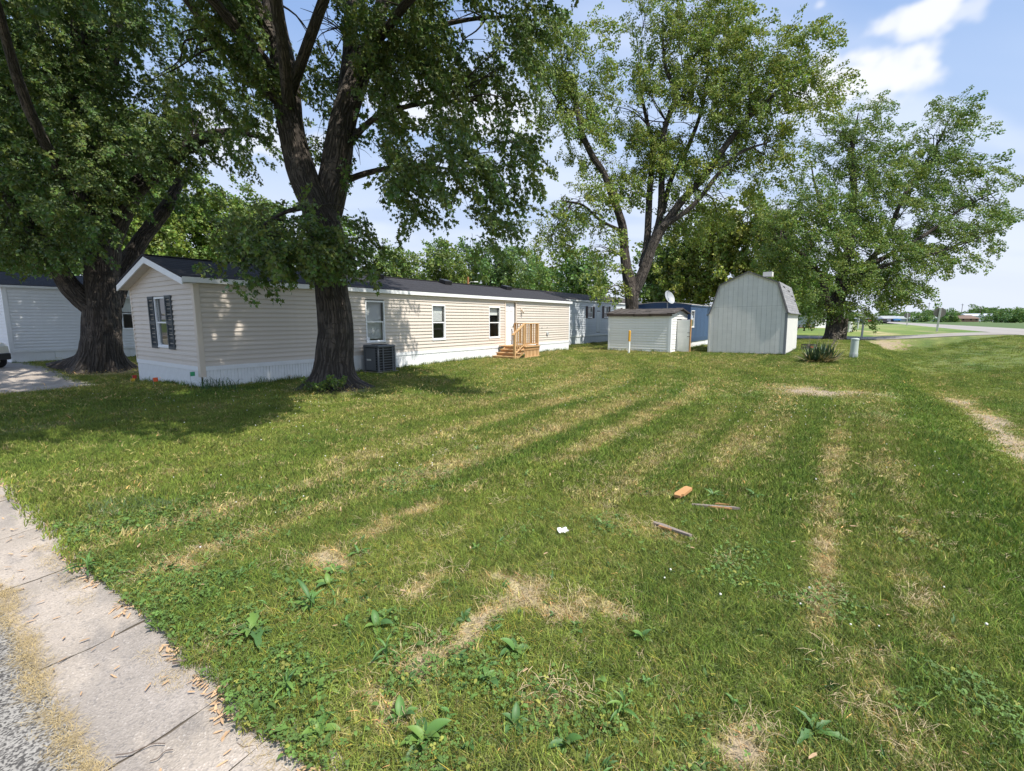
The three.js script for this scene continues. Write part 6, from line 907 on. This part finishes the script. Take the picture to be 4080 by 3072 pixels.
// broad-leaved weeds: each a rosette with its own leaves
{
  const leafG = (w, wavy, curl) => { const pos = [], idx = [], n = 8; for (let k = 0; k <= n; k++) { const t = k / n, ww = w * Math.pow(Math.sin(Math.PI * Math.min(1, 0.06 + t * 0.94)), 0.8) * (wavy ? (k % 2 ? 1.15 : 0.7) : 1) + 0.002, y = 0.55 * t - curl * t * t; pos.push(-ww, y + ww * 0.5, t, 0, y, t, ww, y + ww * 0.5, t); } for (let k = 0; k < n; k++) for (let j = 0; j < 2; j++) { const a = k * 3 + j; idx.push(a, a + 3, a + 1, a + 1, a + 3, a + 4); } const g = new THREE.BufferGeometry(); g.setAttribute('position', new THREE.Float32BufferAttribute(pos, 3)); g.setIndex(idx); g.computeVertexNormals(); return g; };
  const LG = { plantain: leafG(0.26, false, 0.5), dandelion: leafG(0.14, true, 0.6), lance: leafG(0.10, false, 0.55), thistle: leafG(0.2, true, 0.75) };
  const mW = [[0.085, 0.19, 0.04], [0.105, 0.22, 0.045], [0.075, 0.165, 0.045], [0.15, 0.26, 0.05]].map((c) => phys(c, 0.55, { side: THREE.DoubleSide, transmission: 0.25, thickness: 0, specularIntensity: 0.8 }));
  const weeds = [ // px, py, kind, leaves, size, label
    [1010, 2530, 'thistle', 9, 0.20, 'large arching jagged-leaved weed at the concrete edge'], [1240, 2440, 'lance', 10, 0.17, 'tall narrow-leaved weed right of the jagged weed'], [1145, 2770, 'lance', 12, 0.10, 'bright green upright weed near the concrete\'s lower edge'], [2050, 2610, 'plantain', 9, 0.12, 'broad plantain rosette below the bare patch'], [1500, 2510, 'plantain', 7, 0.11, 'plantain rosette with tall cupped leaves left of centre'], [1540, 2640, 'lance', 10, 0.10, 'leafy weed tuft above the small straw patch'], [1940, 2720, 'plantain', 7, 0.10, 'pale broad-leaved weed right of the straw patch'], [1690, 2970, 'plantain', 8, 0.13, 'broad-leaved weed at the bottom edge, centre'], [1600, 2880, 'plantain', 6, 0.10, 'wide-leaved weed just above the bottom edge weed'], [3240, 2930, 'dandelion', 8, 0.15, 'large pale dandelion clump near the bottom right'], [1430, 2215, 'dandelion', 10, 0.11, 'dark dandelion rosette left of the bare patches'], [1900, 2200, 'dandelion', 8, 0.09, 'dandelion rosette above the central bare patch'], [1790, 2340, 'dandelion', 8, 0.09, 'dandelion rosette between the two bare patches'], [2400, 2100, 'dandelion', 9, 0.10, 'dandelion rosette right of the white scrap'], [2840, 1985, 'dandelion', 12, 0.12, 'dandelion clump beside the splintered board'], [3010, 1985, 'dandelion', 12, 0.12, 'dandelion clump right of the splintered board'], [2730, 1945, 'dandelion', 9, 0.11, 'dandelion clump behind the orange board'], [1330, 2290, 'plantain', 6, 0.09, 'small plantain at the left bare patch'], [1310, 2340, 'plantain', 6, 0.10, 'pale leaved weed left of centre'], [2250, 2980, 'plantain', 8, 0.10, 'broad-leaved weed at the bottom, right of centre'], [2480, 2860, 'lance', 9, 0.09, 'small leafy weed in the lower right grass'], [2050, 2900, 'plantain', 7, 0.09, 'plantain low in the bottom grass'], [1270, 2930, 'plantain', 8, 0.10, 'plantain at the concrete\'s end by the bottom'], [350, 2290, 'lance', 9, 0.13, 'dark leafy weed at the left concrete edge'], [1990, 2170, 'dandelion', 7, 0.08, 'small dandelion near the dry streak'], [820, 1990, 'dandelion', 7, 0.1, 'dandelion by the long grass clump'], [3400, 1990, 'dandelion', 8, 0.1, 'dandelion beside the dry mower streak'], [1900, 1800, 'dandelion', 8, 0.11, 'dandelion in the mid lawn shade edge'], [2900, 1640, 'dandelion', 8, 0.13, 'dandelion tuft on the lit mid lawn'], [2140, 1720, 'dandelion', 8, 0.12, 'dandelion tuft in the middle of the lawn'], [1230, 1770, 'dandelion', 9, 0.13, 'dandelion tuft below the straight trunk'], [2560, 2560, 'plantain', 7, 0.08, 'plantain rosette right of the bare patches'], [1830, 2650, 'plantain', 6, 0.09, 'small plantain beside the lower straw patch'],
  ];
  let sd = 600;
  for (const [px, py, kind, n, size, lb] of weeds) { reseed(sd++); const o = thing('weed_plant', lb, 'weed', onG(px, py), rr(0, 6.28)); o.position.y += 0.012; for (let k = 0; k < n; k++) { const l = part(o, 'leaf', LG[kind], mW[Math.floor(rnd() * 4)]); l.rotation.order = 'YXZ'; l.rotation.set(-rr(-0.35, 0.75), k * 2.4 + rr(-0.3, 0.3), rr(-0.2, 0.2)); const s = size * rr(0.5, 0.95); l.scale.set(s * 0.8, s, s); l.position.y = kind === 'lance' ? rr(0, 0.07) : 0; } if (kind === 'lance') part(o, 'stem', rod([0, -0.01, 0], [0.01, 0.1, 0], 0.004, 0.003, 5), mW[1]); }
  // low weeds tangled in the near turf, too many and too mixed to count
  const rosette = (kind, seed) => { reseed(seed); const gs = []; for (let j = 0; j < 6; j++) { const g = LG[kind].clone(); g.scale(rr(0.5, 0.9), 1, 1); g.applyMatrix4(new THREE.Matrix4().makeRotationFromEuler(new THREE.Euler(-rr(-0.5, 0.8), rr(0, 6.28), rr(-0.4, 0.4), 'YXZ'))); const s = rr(0.5, 1.2); g.scale(s, s, s); g.translate(rr(-0.2, 0.2), rr(0, 0.3), rr(-0.2, 0.2)); gs.push(g); } return mergeGeometries(gs); };
  const mLW = phys([1, 1, 1], 0.6, { side: THREE.DoubleSide, transmission: 0.25, thickness: 0, specularIntensity: 0.8 });
  const kinds = ['plantain', 'dandelion', 'lance', 'thistle', 'dandelion'].map((k, i) => rosette(k, 820 + i)); reseed(801);
  scatter('low_weeds', kinds, mLW, 420, () => { let p, q, v; do { p = rr(0.86, 4.2); q = rr(-4.6, 0.8); v = pq3(p, q); } while (-v.z < 1.3 || Math.abs(v.x) > -v.z * 1.15 || rnd() > 0.12 + ss(2.6, 0.9, p) * ss(0.3, 0.6, fbm(p * 2 + 3, q * 2, 3)) || turf(p, q)[1] > 0.4); const c = rr(0.7, 1.35), y = rnd(); return [setM(v.x, H(p, q) + rr(0, 0.012), v.z, rr(0, 6.28), 0.35, rr(0.022, 0.07)), y < 0.2 ? [0.17 * c, 0.24 * c, 0.05 * c] : [0.08 * c, 0.18 * c, 0.04 * c]]; });
  // long blue-green grass clump and daylilies
  const clump = (name, label, cat, P, n, R, h, w, c) => { reseed(sd++); const o = thing(name, label, cat, P, 0), ms = [mat(c, 0.7, { side: THREE.DoubleSide }), mat(c.map((v) => v * 1.35), 0.7, { side: THREE.DoubleSide })]; const bl = (() => { const pos = [], idx = [], k0 = 6; for (let k = 0; k <= k0; k++) { const t = k / k0, ww = (1 - t * 0.9) * 0.5; pos.push(-ww, 1.5 * t - 0.95 * t * t, t * t * 0.9, ww, 1.5 * t - 0.95 * t * t, t * t * 0.9); } for (let k = 0; k < k0; k++) idx.push(k * 2, k * 2 + 1, k * 2 + 2, k * 2 + 1, k * 2 + 3, k * 2 + 2); const g = new THREE.BufferGeometry(); g.setAttribute('position', new THREE.Float32BufferAttribute(pos, 3)); g.setIndex(idx); g.computeVertexNormals(); return g; })(); for (let k = 0; k < n; k++) { const b = part(o, 'leaf_blade', bl, ms[k % 2]); const a = rr(0, 6.28), r = R * Math.sqrt(rnd()); b.position.set(Math.cos(a) * r, 0, Math.sin(a) * r * 0.5); b.rotation.y = rr(0, 6.28); const s = h * rr(0.6, 1.15); b.scale.set(w, s, s); } };
  clump('daylily_clump', 'arching dark green daylily leaves at the beige home\'s near corner', 'plant', pq3(4.95, -11.95, H(4.95, -11.95)), 70, 0.45, 0.42, 0.018, [0.05, 0.10, 0.03]);
  clump('grass_clump', 'long blue-green grass clump near the left concrete edge', 'grass', onG(520, 2035).setY(0), 260, 0.36, 0.12, 0.004, [0.075, 0.125, 0.055]);
  clump('weed_clump', 'leafy weeds against the white skirting left of the straight trunk', 'weed', pq3(6.1, -12.1, 0), 40, 0.35, 0.28, 0.012, [0.07, 0.12, 0.035]);
  clump('weed_clump', 'grassy weeds at the far end of the beige skirting', 'weed', pq3(21.6, -12.15, 0), 60, 0.6, 0.3, 0.012, [0.10, 0.17, 0.04]);
}
console.log('tree sprays', tree.count, 'ground instances', scatter.n);
scene.traverse((o) => { if (o.isMesh) { o.castShadow = true; o.receiveShadow = true; } });
renderer.render(scene, camera);
